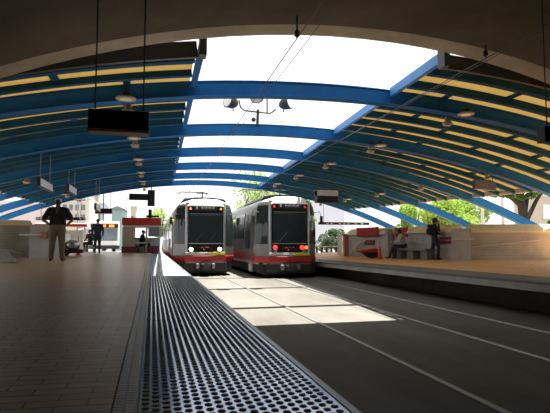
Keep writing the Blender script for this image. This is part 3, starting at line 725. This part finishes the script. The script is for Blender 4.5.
hang_sign(88.5, 149, 110, 129, 4.9, 'big black sign on two rods under the tunnel roof at left', 'black', bottom='tan_wood', rodz=4.3, depth=.14)
hang_sign(541, 604, 127, 142.5, 5.0, 'black sign cut off by the right picture edge under tunnel roof', 'black', rodz=4.72, rods=2, depth=.14)
def side_sign(px, py, Y, L, h, label):
    p = at(px, py, Y)
    t = thing('hanging_sign', label, 'sign', (p.x, p.y, p.z-h), 0, 'small white side-on signs')
    MB().bbox(-.05, .05, 0, L, 0, h, .01).build('sign_box', 'dark_metal', t); MB().box(.045, .062, .03, L-.03, .025, h-.025).build('face', 'sign_white', t)
    for y in (.12*L, .9*L): MB().tube([(0, y, h-.01), (0, y, zb(p.x, Y+y)+.2-p.z+h)], .012, 6).build('rod', 'grey_metal', t)
side_sign(38.6, 177, 16.2, 1.9, .27, 'white side-on hanging sign, nearest of three in a row above the man in khakis')
side_sign(67.8, 183.5, 20.9, 2.0, .30, 'white side-on hanging sign, middle one of three in a row at left')
side_sign(95.2, 203, 25.6, 2.0, .32, 'white side-on hanging sign, farthest and smallest of three in a row at left')
hang_sign(316, 336.5, 190.5, 202.8, 21.5, 'grey topped black sign box just right of the red-lit tram', 'black', top='sign_grey', depth=.4)
hang_sign(469, 500, 180.5, 189.5, 16.6, 'mottled purple grey sign hanging near the right wall lamps', 'sign_purple', yaw=.35)
hang_sign(396, 413.5, 191.5, 198.5, 25.4, 'small mottled grey sign hanging farther back above the bench', 'sign_purple', yaw=.1)
t = hang_sign(318.5, 369, 222, 224.6, 30.5, 'long thin black bar sign with white marks above the right wall', 'black')
mb = MB()
for q in (-1.25, -.95, -.4, -.1, .2, .7, 1.15): mb.box(q, q+.16, -.075, -.055, .04, .11)
mb.build('white_marks', 'sign_white', t)
t = hang_sign(36, 85.5, 217, 220, 27.5, 'long thin black bar sign behind the man in khakis', 'black')
mb = MB()
for q in (-1.15, -1.0, -.85, .9, 1.1): mb.box(q, q+.1, -.075, -.055, .04, .12)
mb.build('white_marks', 'sign_white', t)
t = hang_sign(95, 112, 208.3, 213.2, 30, 'black sign on two rods over the bus', 'black', bottom='tan_wood')
p = at(129, 200, 33.5)
t = thing('signal_board', 'black T-shaped hanging sign above the red-roofed kiosk', 'sign', p)
MB().bbox(0, 1.16, -.08, .08, 0, .42, .02).build('arm_board', 'black', t); MB().bbox(1.16, 1.62, -.1, .1, -.38, .68, .02).build('upright_board', 'black', t)
MB().tube([(1.39, 0, .67), (1.39, 0, 1.15)], .03).build('rod', 'dark_metal', t)

# ------------------------------------------------------------------ kiosk, bus, railing, far buildings
p0, p1 = at(122.5, 254, 29.5), at(159.5, 254, 29.5)
kx, kw, kz = (p0.x+p1.x)/2, (p1.x-p0.x)/2, .86
t = thing('kiosk', 'small beige kiosk with a red roof band at the platform end', 'kiosk', (kx, 29.5, kz))
top = at(140, 225.4, 29.5).z-kz
MB().bbox(-kw*1.06, kw*1.06, -.25, 1.7, top, top+.43, .06).build('roof_band', 'red_paint', t)
MB().box(-kw, kw, -.12, 1.5, top-.1, top).build('lintel', 'off_white', t)
MB().box(-kw, -kw*.36, 0, .08, 0, top-.1).build('panel', 'kiosk_panel', t)
MB().box(kw*.22, kw*.32, 0, .1, 0, top-.1).build('post', 'kiosk_panel', t)
MB().box(kw*.36, kw, 0, .06, .95, top-.1).build('grey_panel', 'kiosk_grey', t)
MB().box(kw*.36, kw, 0, .05, .0, .42).build('low_panel', 'maroon', t)
MB().box(-kw*1.05, -kw*.2, -.3, -.2, .02, .38).build('planter_board', 'maroon', t)
MB().box(-kw*.35, kw*.2, .0, .3, .55, .62).build('counter', 'off_white', t)
MB().box(-kw, kw, 1.42, 1.5, 0, .9).build('back_wall', 'off_white', t)
MB().box(-kw-.04, -kw+.03, -.04, 1.5, 0, top-.1).build('side_post', 'off_white', t)
MB().box(kw-.03, kw+.04, -.04, .1, 0, top-.1).build('side_post', 'off_white', t)
p = at(150, 217.8, 31)
t = thing('rooftop_signal', 'small black cross shaped sign on a post above the kiosk roof', 'sign', (p.x, 31, kz+top+.4))
MB().bbox(-.1, .1, -.06, .06, 0, .62, .01).build('post', 'dark_metal', t); MB().bbox(-.22, .52, -.06, .0, .14, .26, .01).build('arm', 'black', t)

bx = at(104, 253, 46)
t = thing('bus', 'white bus with an orange destination sign at the platform end', 'bus', (bx.x, 46, .62), .22)
MB().bbox(-1.28, 1.28, 0, 11.5, .35, 2.72, .12).build('body', 'white_paint', t)
ws = MB().bbox(-1.12, 1.12, -.03, .05, 1.0, 2.1, .03).build('windscreen', 'window_glass', t)
MB().bbox(-1.15, 1.15, -.04, .04, 2.12, 2.5, .02).build('sign_surround', 'black', t)
for a, b in ((-1.02, -.75), (-.5, .1), (.35, .8)): MB().box(a, b, -.06, -.03, 2.19, 2.42).build('sign_segment', 'orange_sign', t)
MB().bbox(-1.28, 1.28, -.1, .1, .3, .62, .04).build('bumper', 'black', t)
for s in (-1, 1):
    MB().lathe([(.1, 0), (.1, .03)], (s*.95, -.02, .85), (0, -1, 0), 12).build('headlamp', 'sign_white', t, True)
    for y in (2.4, 8.6): MB().lathe([(.48, -.12), (.5, -.08), (.5, .08), (.3, .12)], (s*1.2, y, .48), (s, 0, 0), 18).build('wheel', 'black', t, True)
    for k in range(6): MB().box(s*1.26, s*1.3, .5+k*1.8, 2.0+k*1.8, 1.2, 2.1).build('side_window', 'window_glass', t)
MB().box(-1.31, -1.26, .3, 11.3, 2.3, 2.45).build('red_stripe', 'red_paint', t)

# pale parcel shelter left of the bus
p = at(73, 253, 36)
t = thing('shelter', 'pale cream shelter with red roof edge behind the silver bundle', 'shelter', (p.x-.3, 36, .8))
MB().bbox(-1.6, .9, 0, .12, 0, 1.5, .02).build('back_panel', 'cream_wall', t); MB().bbox(-2.0, 1.2, -.5, .8, 1.75, 1.95, .03).build('roof', 'off_white', t)
MB().box(-2.0, 1.2, -.53, -.5, 1.72, 1.88).build('roof_edge', 'red_paint', t)
for x in (-1.8, 1.0): MB().tube([(x, 0, 0), (x, 0, 1.75)], .05).build('post', 'off_white', t)
MB().box(-.25, .15, -.05, .0, .85, 1.25).build('notice', 'sign_white', t)

# railing by the right platform end
p0, p1 = at(312, 257, 33.5), at(341, 256.5, 33.5)
t = thing('railing', 'dark post railing with pale gaps beyond the right platform end', 'railing', (p0.x, 33.5, .6)); w = p1.x-p0.x
MB().box(0, w, -.03, .03, .55, .63).build('top_rail', 'off_white', t)
for k in range(7): MB().bbox(w*k/6-.07, w*k/6+.07, -.05, .05, 0, .56, .01).build('post', 'black', t)

def building(name, x0, x1, y, y1, z1, m, label, roof='flat', wins=(), z0=.3, win='window_glass'):
    t = thing(name, label, 'building', ((x0+x1)/2, y, z0)); w = (x1-x0)/2; h = z1-z0
    MB().box(-w, w, 0, y1-y, 0, h).build('wall', m, t)
    if roof == 'gable': MB().prism([(-w-.3, h), (0, h+w*.55), (w+.3, h)], -.3, y1-y+.3).build('roof', 'grey_roof', t)
    else: MB().box(-w-.15, w+.15, -.15, y1-y, h, h+.25).build('cornice', 'off_white', t)
    for (u, v, a, b) in wins:
        o = MB().box(-w+2*w*u, -w+2*w*v, -.08, .05, h*a, h*b).build('window', win, t)
        MB().box(-w+2*w*u-.08, -w+2*w*v+.08, -.12, -.02, h*a-.14, h*a).build('sill', 'off_white', o)
def bpx(pxa, pxb, py, Y): return at(pxa, py, Y).x, at(pxb, py, Y).x, at((pxa+pxb)/2, py, Y).z
grid = lambda nu, nv, a0=.08, a1=.92, b0=.3, b1=.9: [(a0+(a1-a0)*i/nu, a0+(a1-a0)*(i+.6)/nu, b0+(b1-b0)*j/nv, b0+(b1-b0)*(j+.62)/nv) for i in range(nu) for j in range(nv)]
x0, x1, z = bpx(-12, 46, 204, 42); building('building', x0, x1, 42, 50, z, 'pink_wall', 'pale pink blank building above the left wall')
x0, x1, z = bpx(52, 90, 188, 62); building('building', x0, x1, 62, 72, z, 'cream_wall', 'tall cream building with narrow windows behind the man in khakis', wins=grid(4, 3, .3, .95, .5, .95))
x0, x1, z = bpx(90, 104, 204, 76); building('building', x0, x1, 76, 84, z, 'lavender_wall', 'pale blue grey building behind the black sign over the bus', wins=grid(2, 2))
x0, x1, z = bpx(112, 123, 209, 75); building('house', x0, x1, 75, 84, z, 'teal_wall', 'small teal gabled house above the bus roof', 'gable', wins=grid(2, 1, .2, .8, .5, .8))
x0, x1, z = bpx(131, 136, 207, 90); building('house', x0, x1, 90, 96, z, 'beige_wall', 'tiny beige house front on the far hillside left of the T sign', wins=grid(1, 2))
x0, x1, z = bpx(312, 352, 200, 74); building('building', x0, x1, 74, 84, z, 'lavender_wall', 'white lavender building right of the red-lit tram', wins=[(.78, .98, .35, .98)], win='sign_white')
x0, x1, z = bpx(534, 600, 197, 44); building('house', x0, x1, 44, 47, z, 'beige_wall', 'beige house behind the tree at the right edge', wins=[(.12, .22, .62, .86), (.36, .46, .62, .86), (.6, .7, .62, .86)], win='sign_white')

def pole(px, py0, py1, Y, label, r=.07, arm=False, m='sign_grey', nm='street_lamp', cat='street lamp'):
    a, b = at(px, py0, Y), at(px, py1, Y); b.z = .8 if Y < 33 else .5; t = thing(nm, label, cat, (a.x, Y, b.z))
    MB().tube([(0, 0, 0), (0, 0, a.z-b.z)], [r, r*.75], 10).build('pole', m, t, True)
    if arm:
        MB().tube([(0, 0, a.z-b.z-.1), (.5, 0, a.z-b.z+.1), (1.0, 0, a.z-b.z+.12)], .04).build('arm', m, t); MB().ell((1.15, 0, a.z-b.z+.08), (.25, .1, .07)).build('lamp_head', 'grey_metal', t, True)
    else: MB().lathe([(r, 0), (r*1.5, .03), (r*1.5, .1), (r*.5, .14)], (0, 0, a.z-b.z), n=10).build('cap', 'grey_metal', t, True)
    return t
pole(481.5, 180, 228, 27, 'pale pole seen behind the right wall, nearer the standing caller', .1)
pole(501.5, 180, 228, 27, 'pale pole seen behind the right wall, beside the dark tree trunk', .1)
pole(104, 186, 222, 61, 'dark pole rising behind the black sign over the bus', .08, False, 'dark_metal')
pole(78, 200, 222, 48, 'grey pole with a curved arm in front of the cream building', .07, True, 'grey_metal')
pole(127, 198, 218, 55, 'thin grey pole left of the T-shaped sign', .05, True, 'grey_metal')

# ------------------------------------------------------------------ trees
def tree(name, label, base, h, rx, rz, cz, leaf, n, bark='bark', tr=.12, size=.14, lobes=9, trunk=True, branches=4, cat='tree', ry=None):
    rnd = random.Random(hash(label) % 9973 if False else sum(map(ord, label)))
    t = thing(name, label, cat, base); ry = ry or rx
    lob = [(rnd.uniform(-.75, .75)*rx, rnd.uniform(-.75, .75)*ry, cz+rnd.uniform(-.75, .75)*rz, rnd.uniform(.3, .55)) for _ in range(lobes)]
    mb = MB()
    for i in range(n):
        lx, ly, lz, lr = lob[i % lobes]
        while True:
            d = Vector((rnd.uniform(-1, 1), rnd.uniform(-1, 1), rnd.uniform(-1, 1)))
            if .02 < d.length < 1: break
        d = d.normalized()*(.55+.45*d.length)
        c = Vector((lx+d.x*rx*lr, ly+d.y*ry*lr, lz+d.z*rz*lr))
        if c.z < .05: continue
        a = Vector((rnd.gauss(0, 1), rnd.gauss(0, 1), rnd.gauss(0, 1))).normalized(); b = a.cross(Vector((rnd.gauss(0, 1), rnd.gauss(0, 1), rnd.gauss(0, 1)))).normalized()
        s = size*rnd.uniform(.6, 1.3)
        mb.add([c-a*s, c+b*s*.45, c+a*s, c-b*s*.45], [(0, 1, 2, 3)])
    mb.build('foliage', leaf, t)
    if trunk:
        tk = MB().tube([(0, 0, 0), (.03*h, 0, h*.35), (-.01*h, .02*h, h*.7), (.02*h, 0, h*.9)], [tr, tr*.8, tr*.55, tr*.25], 10).build('trunk', bark, t, True)
        for k in range(branches):
            l = lob[k % lobes]; z0 = h*(.35+.1*k)
            MB().tube([(.02*h, 0, min(z0, h*.8)), (l[0]*.5, l[1]*.5, (z0+l[2])/2+.1), (l[0], l[1], l[2])], [tr*.45, tr*.3, tr*.1], 7).build('branch', bark, tk, True)
    return t
def tb(px, py, Y): p = at(px, py, Y); return (p.x, Y, p.z)
tree('street_tree', 'bright green bush tree over the right wall behind the standing caller', (at(458, 230, 32.3).x, 32.3, .8), 4.0, 3.1, 1.8, 2.5, 'leaf_bright', 9000, size=.13, lobes=14, ry=1.5)
tree('street_tree', 'bright green tree over the bench end, left of the standing caller', (at(419, 230, 40).x, 40, .6), 4.0, 2.0, 1.8, 2.6, 'leaf_bright', 5000, size=.14, lobes=10)
tree('street_tree', 'dark trunked tree standing behind the wall at the far right', (at(523, 228, 22.9).x, 22.9, .8), 4.6, 2.3, .8, 3.8, 'leaf_dark', 5000, 'bark_dark', .34, .12, 12, ry=1.2)
tree('shrub', 'dark green shrub on top of the bank at the right edge', (at(547, 226, 22.9).x+.7, 22.9, .8), 1.5, 1.3, .5, 1.4, 'leaf_dark', 2600, 'bark_dark', .05, .09, 10, cat='shrub', ry=.9)
tree('street_tree', 'airy pale green tree seen between the two trams', (at(255, 210, 60).x, 60, .3), 9.5, 4.2, 3.2, 6.6, 'leaf_pale', 4200, 'bark_dark', .22, .2, 16, branches=7)
tree('street_tree', 'pale green tree above the red-lit tram roof', (at(285, 205, 66).x, 66, .3), 8.8, 3.6, 2.4, 6.6, 'leaf_pale', 2600, 'bark_dark', .2, .2, 12, branches=6)
tree('street_tree', 'yellow green tree between the kiosk and the headlit tram', (at(163, 225, 59).x, 59, .5), 4.6, 1.9, 2.0, 2.9, 'leaf_pale', 3500, size=.15, lobes=10)
tree('hedge', 'clipped dark green hedge in front of the lavender building', (at(329, 250, 40).x, 40, .5), 1.4, 1.05, .95, 1.15, 'leaf_hedge', 4000, size=.09, lobes=14, trunk=False, cat='hedge')

# ------------------------------------------------------------------ people: one continuous remeshed body each
def person(label, loc, rz, prims, hair=(), extra=(), vox=.014):
    t = thing('person', label, 'person', loc, rz)
    mb = MB()
    for p in prims:
        if p[0] == 'c':
            _, a, b, ra, rb, m = p; a = Vector(a); b = Vector(b); L = (b-a).length
            pts = [a-(b-a).normalized()*ra*math.cos(w)*1.0 for w in (0, .5, 1.0)]
            n = 10; seq = []; rr = []
            u = (b-a).normalized()
            for w in (0.12, .5, .95, PI/2): seq.append(a-u*ra*math.cos(w)); rr.append(ra*math.sin(w))
            for w in (PI/2, .95, .5, .12): seq.append(b+u*rb*math.cos(w)); rr.append(rb*math.sin(w))
            mb.tube(seq, rr, n)
        else: mb.ell(p[1], p[2], 16, 12)
    o = mb.build('tmp', 'skin')
    md = o.modifiers.new('r', 'REMESH'); md.mode = 'VOXEL'; md.voxel_size = vox; md.use_smooth_shade = True
    sm = o.modifiers.new('s', 'SMOOTH'); sm.iterations = 3; sm.factor = .5
    dg = bpy.context.evaluated_depsgraph_get(); me = bpy.data.meshes.new_from_object(o.evaluated_get(dg)); me.name = 'body'
    bpy.data.objects.remove(o)
    names = []
    for p in prims:
        if p[-1] not in names: names.append(p[-1])
    me.materials.clear(); [me.materials.append(M[n]) for n in names]
    P_ = []
    for p in prims:
        if p[0] == 'c':
            a, b = Vector(p[1]), Vector(p[2]); P_.append((0, a, b-a, max(1e-9, (b-a).length_squared), p[3], p[4], names.index(p[5])))
        else: P_.append((1, Vector(p[1]), Vector(p[2]), 0, 0, 0, names.index(p[3])))
    idx = []
    for f in me.polygons:
        c = f.center; best = 1e9; bi = 0
        for q in P_:
            if q[0] == 0:
                k = max(0, min(1, (c-q[1]).dot(q[2])/q[3])); d = (c-q[1]-q[2]*k).length-(q[4]+(q[5]-q[4])*k)
            else:
                e = c-q[1]; r = q[2]; k = math.sqrt((e.x/r.x)**2+(e.y/r.y)**2+(e.z/r.z)**2); d = (k-1)*min(r)
            if d < best: best = d; bi = q[6]
        idx.append(bi)
    me.polygons.foreach_set('material_index', idx)
    b = bpy.data.objects.new('body', me); COL.objects.link(b); b.parent = t
    for (nm, kind, args, m) in hair:
        mm = MB()
        for a in args: (mm.ell(*a) if kind == 'ell' else mm.tube(*a))
        mm.build(nm, m, t, True)
    return t
def hand(pr, w, d, side, m='skin', curl=.35, L=.085):
    """palm plus four unequal bent fingers and a thumb: w wrist, d pointing direction, side thumb direction"""
    w = Vector(w); d = Vector(d).normalized(); s = Vector(side); s = (s-d*s.dot(d)).normalized(); nrm = d.cross(s)
    k = w+d*L; pr.append(('c', tuple(w), tuple(w+d*.05), .026, .032, m)); pr.append(('c', tuple(w+d*.04+s*.02), tuple(k+s*.015), .024, .018, m)); pr.append(('c', tuple(w+d*.04-s*.02), tuple(k-s*.02), .022, .018, m))
    for i, ln in enumerate((.066, .075, .070, .055)):
        b = k+s*(.03-.02*i); e = b+(d*math.cos(curl)+nrm*math.sin(curl))*ln*.55; g = e+(d*math.cos(2.2*curl)+nrm*math.sin(2.2*curl))*ln*.5
        pr.append(('c', tuple(b), tuple(e), .0105, .010, m)); pr.append(('c', tuple(e), tuple(g), .010, .0085, m))
    tb_ = w+d*.03+s*.03; te = tb_+(s*.6+d*.8).normalized()*.04; pr.append(('c', tuple(tb_), tuple(te), .013, .0115, m)); pr.append(('c', tuple(te), tuple(te+(d+s*.1).normalized()*.03), .0115, .0095, m))
def head(pr, c, f, m='skin'):
    """head at c facing horizontal direction f, with nose, ears, jaw, brow"""
    c = Vector(c); f = Vector(f).normalized(); r = Vector((f.y, -f.x, 0))
    pr.append(('e', tuple(c+Vector((0, 0, .03))), (.078, .092, .10) if abs(f.y) > .7 else (.092, .078, .10), m)); pr.append(('e', tuple(c+f*.025-Vector((0, 0, .045))), (.06, .065, .075), m))
    pr.append(('c', tuple(c+f*.088+Vector((0, 0, .01))), tuple(c+f*.108-Vector((0, 0, .025))), .010, .016, m))
    for s in (-1, 1): pr.append(('e', tuple(c+r*s*.08-Vector((0, 0, .005))), (.018, .018, .032), m))
    pr.append(('c', tuple(c+f*.082-r*.022-Vector((0, 0, .062))), tuple(c+f*.082+r*.022-Vector((0, 0, .062))), .009, .009, m))
def eyes(t, c, f):
    c = Vector(c); f = Vector(f).normalized(); r = Vector((f.y, -f.x, 0))
    for s in (-1, 1): MB().ell(tuple(c+f*.084+r*s*.03+Vector((0, 0, .018))), (.012, .012, .008), 8, 6).build('eye', 'black', t, True)

# man in khakis, seen from behind, elbows out
pr = []
for s in (-1, 1):
    pr += [('c', (s*.105, 0, .90), (s*.125, .0, .50), .125, .083, 'khaki'), ('c', (s*.125, 0, .50), (s*.145, -.01, .09), .086, .068, 'khaki'), ('c', (s*.148, -.03, .045), (s*.175, .16, .04), .045, .04, 'shoe'),
           ('c', (s*.21, 0, 1.44), (s*.345, -.03, 1.22), .088, .075, 'shirt_black'), ('c', (s*.345, -.03, 1.22), (s*.375, -.02, 1.17), .05, .047, 'skin'), ('c', (s*.375, -.02, 1.16), (s*.255, .17, 1.05), .05, .034, 'skin')]
    hand(pr, (s*.25, .18, 1.045), (-s*.7, .6, -.3), (-s*.3, .2, .9))
pr += [('e', (0, .0, .96), (.21, .15, .16), 'khaki'), ('e', (0, .01, 1.1), (.225, .16, .2), 'shirt_black'), ('e', (0, 0, 1.30), (.235, .145, .22), 'shirt_black'), ('c', (-.15, 0, 1.46), (.15, 0, 1.46), .075, .075, 'shirt_black'), ('c', (0, 0, 1.5), (0, .02, 1.58), .065, .06, 'skin')]
head(pr, (0, .03, 1.66), (0, 1, 0))
p = atz(56.5, 260.6, .95)
man = person('person seen from behind in black shirt and khaki trousers, elbows out, grey cap', (p.x, p.y, zl(p.x, p.y)), .05, pr,
    hair=[('ponytail', 'ell', [((0, -.05, 1.66), (.082, .06, .085)), ((0, -.075, 1.52), (.055, .04, .13)), ((0, -.115, 1.40), (.045, .035, .14))], 'hair'), ('cap', 'ell', [((0, .03, 1.725), (.092, .108, .055)), ((0, .13, 1.70), (.07, .08, .014))], 'cap_grey')])
for s in (-1, 1):
    MB().tube([(s*.13, .1, 1.5), (s*.13, -.06, 1.53), (s*.14, -.155, 1.35), (s*.16, -.145, 1.15), (s*.2, -.06, 1.02)], .018, 6).build('backpack_strap', 'shirt_black', man, True)

# walker in dark jacket, seen from behind
def plain(jacket, trousers, stride=.1, fy=1, arm=.0, hairm='hair'):
    pr = []
    for s in (-1, 1):
        k = s*stride
        pr += [('c', (s*.095, 0, .90), (s*.1, k*.5+.02, .5), .11, .075, trousers), ('c', (s*.1, k*.5+.02, .5), (s*.1, k-.03, .09), .075, .055, trousers), ('c', (s*.1, k-.03, .045), (s*.12, k+.12, .04), .042, .036, 'shoe'),
               ('c', (s*.2, 0, 1.43), (s*.27, -.03, 1.15), .07, .058, jacket), ('c', (s*.27, -.03, 1.15), (s*.26, .06+arm, .93), .056, .042, jacket)]
        hand(pr, (s*.26, .065+arm, .90), (0, .15, -1), (-s*.2, 1, 0))
    pr += [('e', (0, 0, .95), (.175, .125, .13), trousers), ('e', (0, 0, 1.12), (.185, .125, .2), jacket), ('e', (0, 0, 1.30), (.205, .13, .2), jacket), ('c', (-.14, 0, 1.43), (.14, 0, 1.43), .068, .068, jacket), ('c', (0, 0, 1.46), (0, .02, 1.56), .055, .052, 'skin')]
    head(pr, (0, .03, 1.63), (0, 1, 0)); return pr
p = atz(97, 254.2, .87)
person('person walking away in dark jacket and jeans in front of the bus', (p.x, p.y, zl(p.x, p.y)), .05, plain('navy', 'denim', .12),
    hair=[('hair', 'ell', [((0, .0, 1.665), (.085, .09, .09))], 'hair')], vox=.018)
def sitter(label, loc, rz, top, bot, hairm='hair'):
    pr = []
    for s in (-1, 1):
        pr += [('c', (s*.09, 0, .50), (s*.11, .42, .50), .095, .07, bot), ('c', (s*.11, .42, .5), (s*.11, .40, .08), .068, .05, bot), ('c', (s*.11, .38, .04), (s*.12, .54, .035), .042, .036, 'shoe'),
               ('c', (s*.19, .04, 1.0), (s*.24, .08, .74), .065, .052, top), ('c', (s*.24, .08, .74), (s*.12, .32, .66), .05, .04, top)]
        hand(pr, (s*.12, .33, .66), (-s*.3, 1, -.1), (-s*.8, 0, .5))
    pr += [('e', (0, 0, .54), (.17, .14, .13), bot), ('e', (0, .0, .72), (.17, .125, .2), top), ('e', (0, .03, .9), (.19, .12, .18), top), ('c', (-.12, .04, 1.0), (.12, .04, 1.0), .065, .065, top), ('c', (0, .05, 1.04), (0, .08, 1.13), .053, .05, 'skin')]
    head(pr, (0, .1, 1.2), (0, 1, 0))
    t = person(label, loc, rz, pr, hair=[('hair', 'ell', [((0, .075, 1.235), (.087, .095, .09))], hairm)], vox=.018)
    eyes(t, (0, .1, 1.2), (0, 1, 0)); return t
def stool(loc, label, rz=0):
    t = thing('stool', label, 'stool', loc, rz)
    MB().bbox(-.2, .2, -.2, .2, .38, .425, .01).build('seat', 'dark_metal', t)
    for a in (-1, 1):
        for b in (-1, 1): MB().tube([(a*.16, b*.16, .38), (a*.18, b*.18, 0)], .02, 6).build('leg', 'dark_metal', t)
p = at(141.5, 254, 29.9); zz = .86
stool((p.x, 29.95, .86), 'dark stool inside the red-roofed kiosk under the seated figure'); sitter('person in dark clothes seated inside the red-roofed kiosk', (p.x, 29.95, zz), -1.2, 'shirt_black', 'denim')
p = at(90, 254, 31.5)
zz = zl(p.x, 31.5); stool((p.x, 31.5, zz), 'dark stool in front of the bus under a seated figure'); sitter('person in dark clothes seated low in front of the bus, left of the walker', (p.x, 31.5, zz), 2.6, 'shirt_black', 'denim')

# reader on the bench, leaning forward, facing the track
c, ang, hw, zf = BENCH
seat = Vector((c.x, c.y, zf)) + Matrix.Rotation(ang, 3, 'Z') @ Vector((-hw*.62, -.02, 0))
pr = []
for s in (-1, 1):
    pr += [('c', (s*.09, 0, .53), (s*.12, .42, .55), .095, .072, 'denim'), ('c', (s*.12, .42, .55), (s*.11, .50+.1*s, .09), .07, .052, 'denim'), ('c', (s*.11, .50+.1*s, .045), (s*.12, .66+.1*s, .04), .042, .036, 'shoe'),
           ('c', (s*.18, .15, 1.0), (s*.22, .22, .76), .066, .056, 'shirt_pale'), ('c', (s*.22, .22, .76), (s*.08, .45, .74), .05, .038, 'shirt_pale')]
    hand(pr, (s*.08, .46, .74), (-s*.2, 1, .1), (-s*.6, 0, .7))
pr += [('e', (0, 0, .57), (.17, .15, .13), 'denim'), ('e', (0, .04, .74), (.17, .13, .2), 'shirt_pale'), ('e', (0, .1, .92), (.185, .125, .18), 'shirt_pale'), ('c', (-.12, .15, 1.0), (.12, .15, 1.0), .065, .065, 'shirt_pale'), ('c', (0, .17, 1.04), (0, .22, 1.11), .053, .05, 'skin')]
head(pr, (0, .26, 1.17), (0, 1, 0))
rd = person('person in pale shirt and dark trousers sitting on the concrete bench, leaning forward', tuple(seat), ang+PI-.35, pr,
    hair=[('hair', 'ell', [((0, .22, 1.215), (.1, .11, .1)), ((0, .16, 1.17), (.085, .07, .085))], 'hair')], vox=.016)
eyes(rd, (0, .26, 1.17), (0, 1, 0))

# standing caller with a backpack, phone to the ear, walking right
pr = [('c', (.09, 0, .88), (.1, .14, .48), .105, .075, 'denim'), ('c', (.1, .14, .48), (.1, .10, .09), .075, .055, 'denim'), ('c', (.1, .08, .045), (.11, .24, .04), .042, .036, 'shoe'),
      ('c', (-.09, 0, .88), (-.1, -.06, .48), .105, .075, 'denim'), ('c', (-.1, -.06, .48), (-.1, -.38, .13), .073, .055, 'denim'), ('c', (-.1, -.39, .065), (-.11, -.26, .035), .042, .036, 'shoe'),
      ('e', (0, 0, .93), (.17, .13, .13), 'denim'), ('e', (0, .01, 1.08), (.175, .12, .2), 'shirt_black'), ('e', (0, .01, 1.26), (.195, .125, .2), 'shirt_black'), ('c', (-.13, .01, 1.38), (.13, .01, 1.38), .066, .066, 'shirt_black'),
      ('c', (.19, 0, 1.37), (.26, .16, 1.16), .066, .055, 'shirt_black'), ('c', (.26, .16, 1.16), (.13, .16, 1.40), .052, .04, 'shirt_black'),
      ('c', (-.19, 0, 1.37), (-.25, .04, 1.1), .066, .055, 'shirt_black'), ('c', (-.25, .04, 1.1), (-.12, .24, 1.04), .05, .04, 'shirt_black'), ('c', (0, .02, 1.42), (0, .04, 1.5), .052, .05, 'skin')]
hand(pr, (.125, .155, 1.42), (-.15, -.1, 1), (0, .8, .2)); hand(pr, (-.11, .25, 1.04), (.8, .4, .1), (0, 0, 1))
head(pr, (0, .06, 1.575), (0, 1, 0))
p = atz(435, 259.3, .79)
cl = person('person in black top and dark jeans on a phone, carrying a backpack, walking right', (p.x, p.y, zr(p.x, p.y)), -PI/2-.45, pr,
    hair=[('hair', 'ell', [((0, .03, 1.615), (.09, .1, .085)), ((0, -.02, 1.56), (.08, .06, .1))], 'hair')], vox=.016)
eyes(cl, (0, .06, 1.575), (0, 1, 0))
bp = thing('backpack', 'dark backpack on the back of the standing caller', 'backpack', (0, 0, 0))
o = MB().bbox(-.14, .14, -.27, -.07, 0.98, 1.42, .05).build('bag', 'navy', bp, True); MB().bbox(-.1, .1, -.31, -.26, 1.04, 1.24, .02).build('pocket', 'shirt_black', bp, True)
MB().tube([(-.08, -.22, 1.4), (-.09, -.24, 1.72)], .014, 6).build('stick', 'dark_metal', bp)
bp.location = cl.location; bp.rotation_euler = cl.rotation_euler
ph = MB().bbox(.095, .115, .06, .13, 1.50, 1.64, .006).build('phone', 'black', loc=cl.location); ph.rotation_euler = cl.rotation_euler
tag(ph, 'small black phone held at the ear of the standing caller', 'phone')

# ------------------------------------------------------------------ light
w = bpy.data.worlds.new('world'); SC.world = w; w.use_nodes = True
bg = w.node_tree.nodes['Background']; bg.inputs[0].default_value = (.97, .99, 1, 1); bg.inputs[1].default_value = 1.4
sd = bpy.data.lights.new('sun', 'SUN'); sd.energy = 19; sd.angle = .009; sd.color = (1, .96, .88)
so = bpy.data.objects.new('sun', sd); COL.objects.link(so); so.location = (0, 20, 40)
so.rotation_euler = Vector((-.165, .02, -1)).to_track_quat('-Z', 'Y').to_euler()
vs = SC.view_settings; vs.view_transform = 'Standard'; vs.look = 'None'; vs.gamma = 1; vs.use_curve_mapping = False; vs.exposure = 0
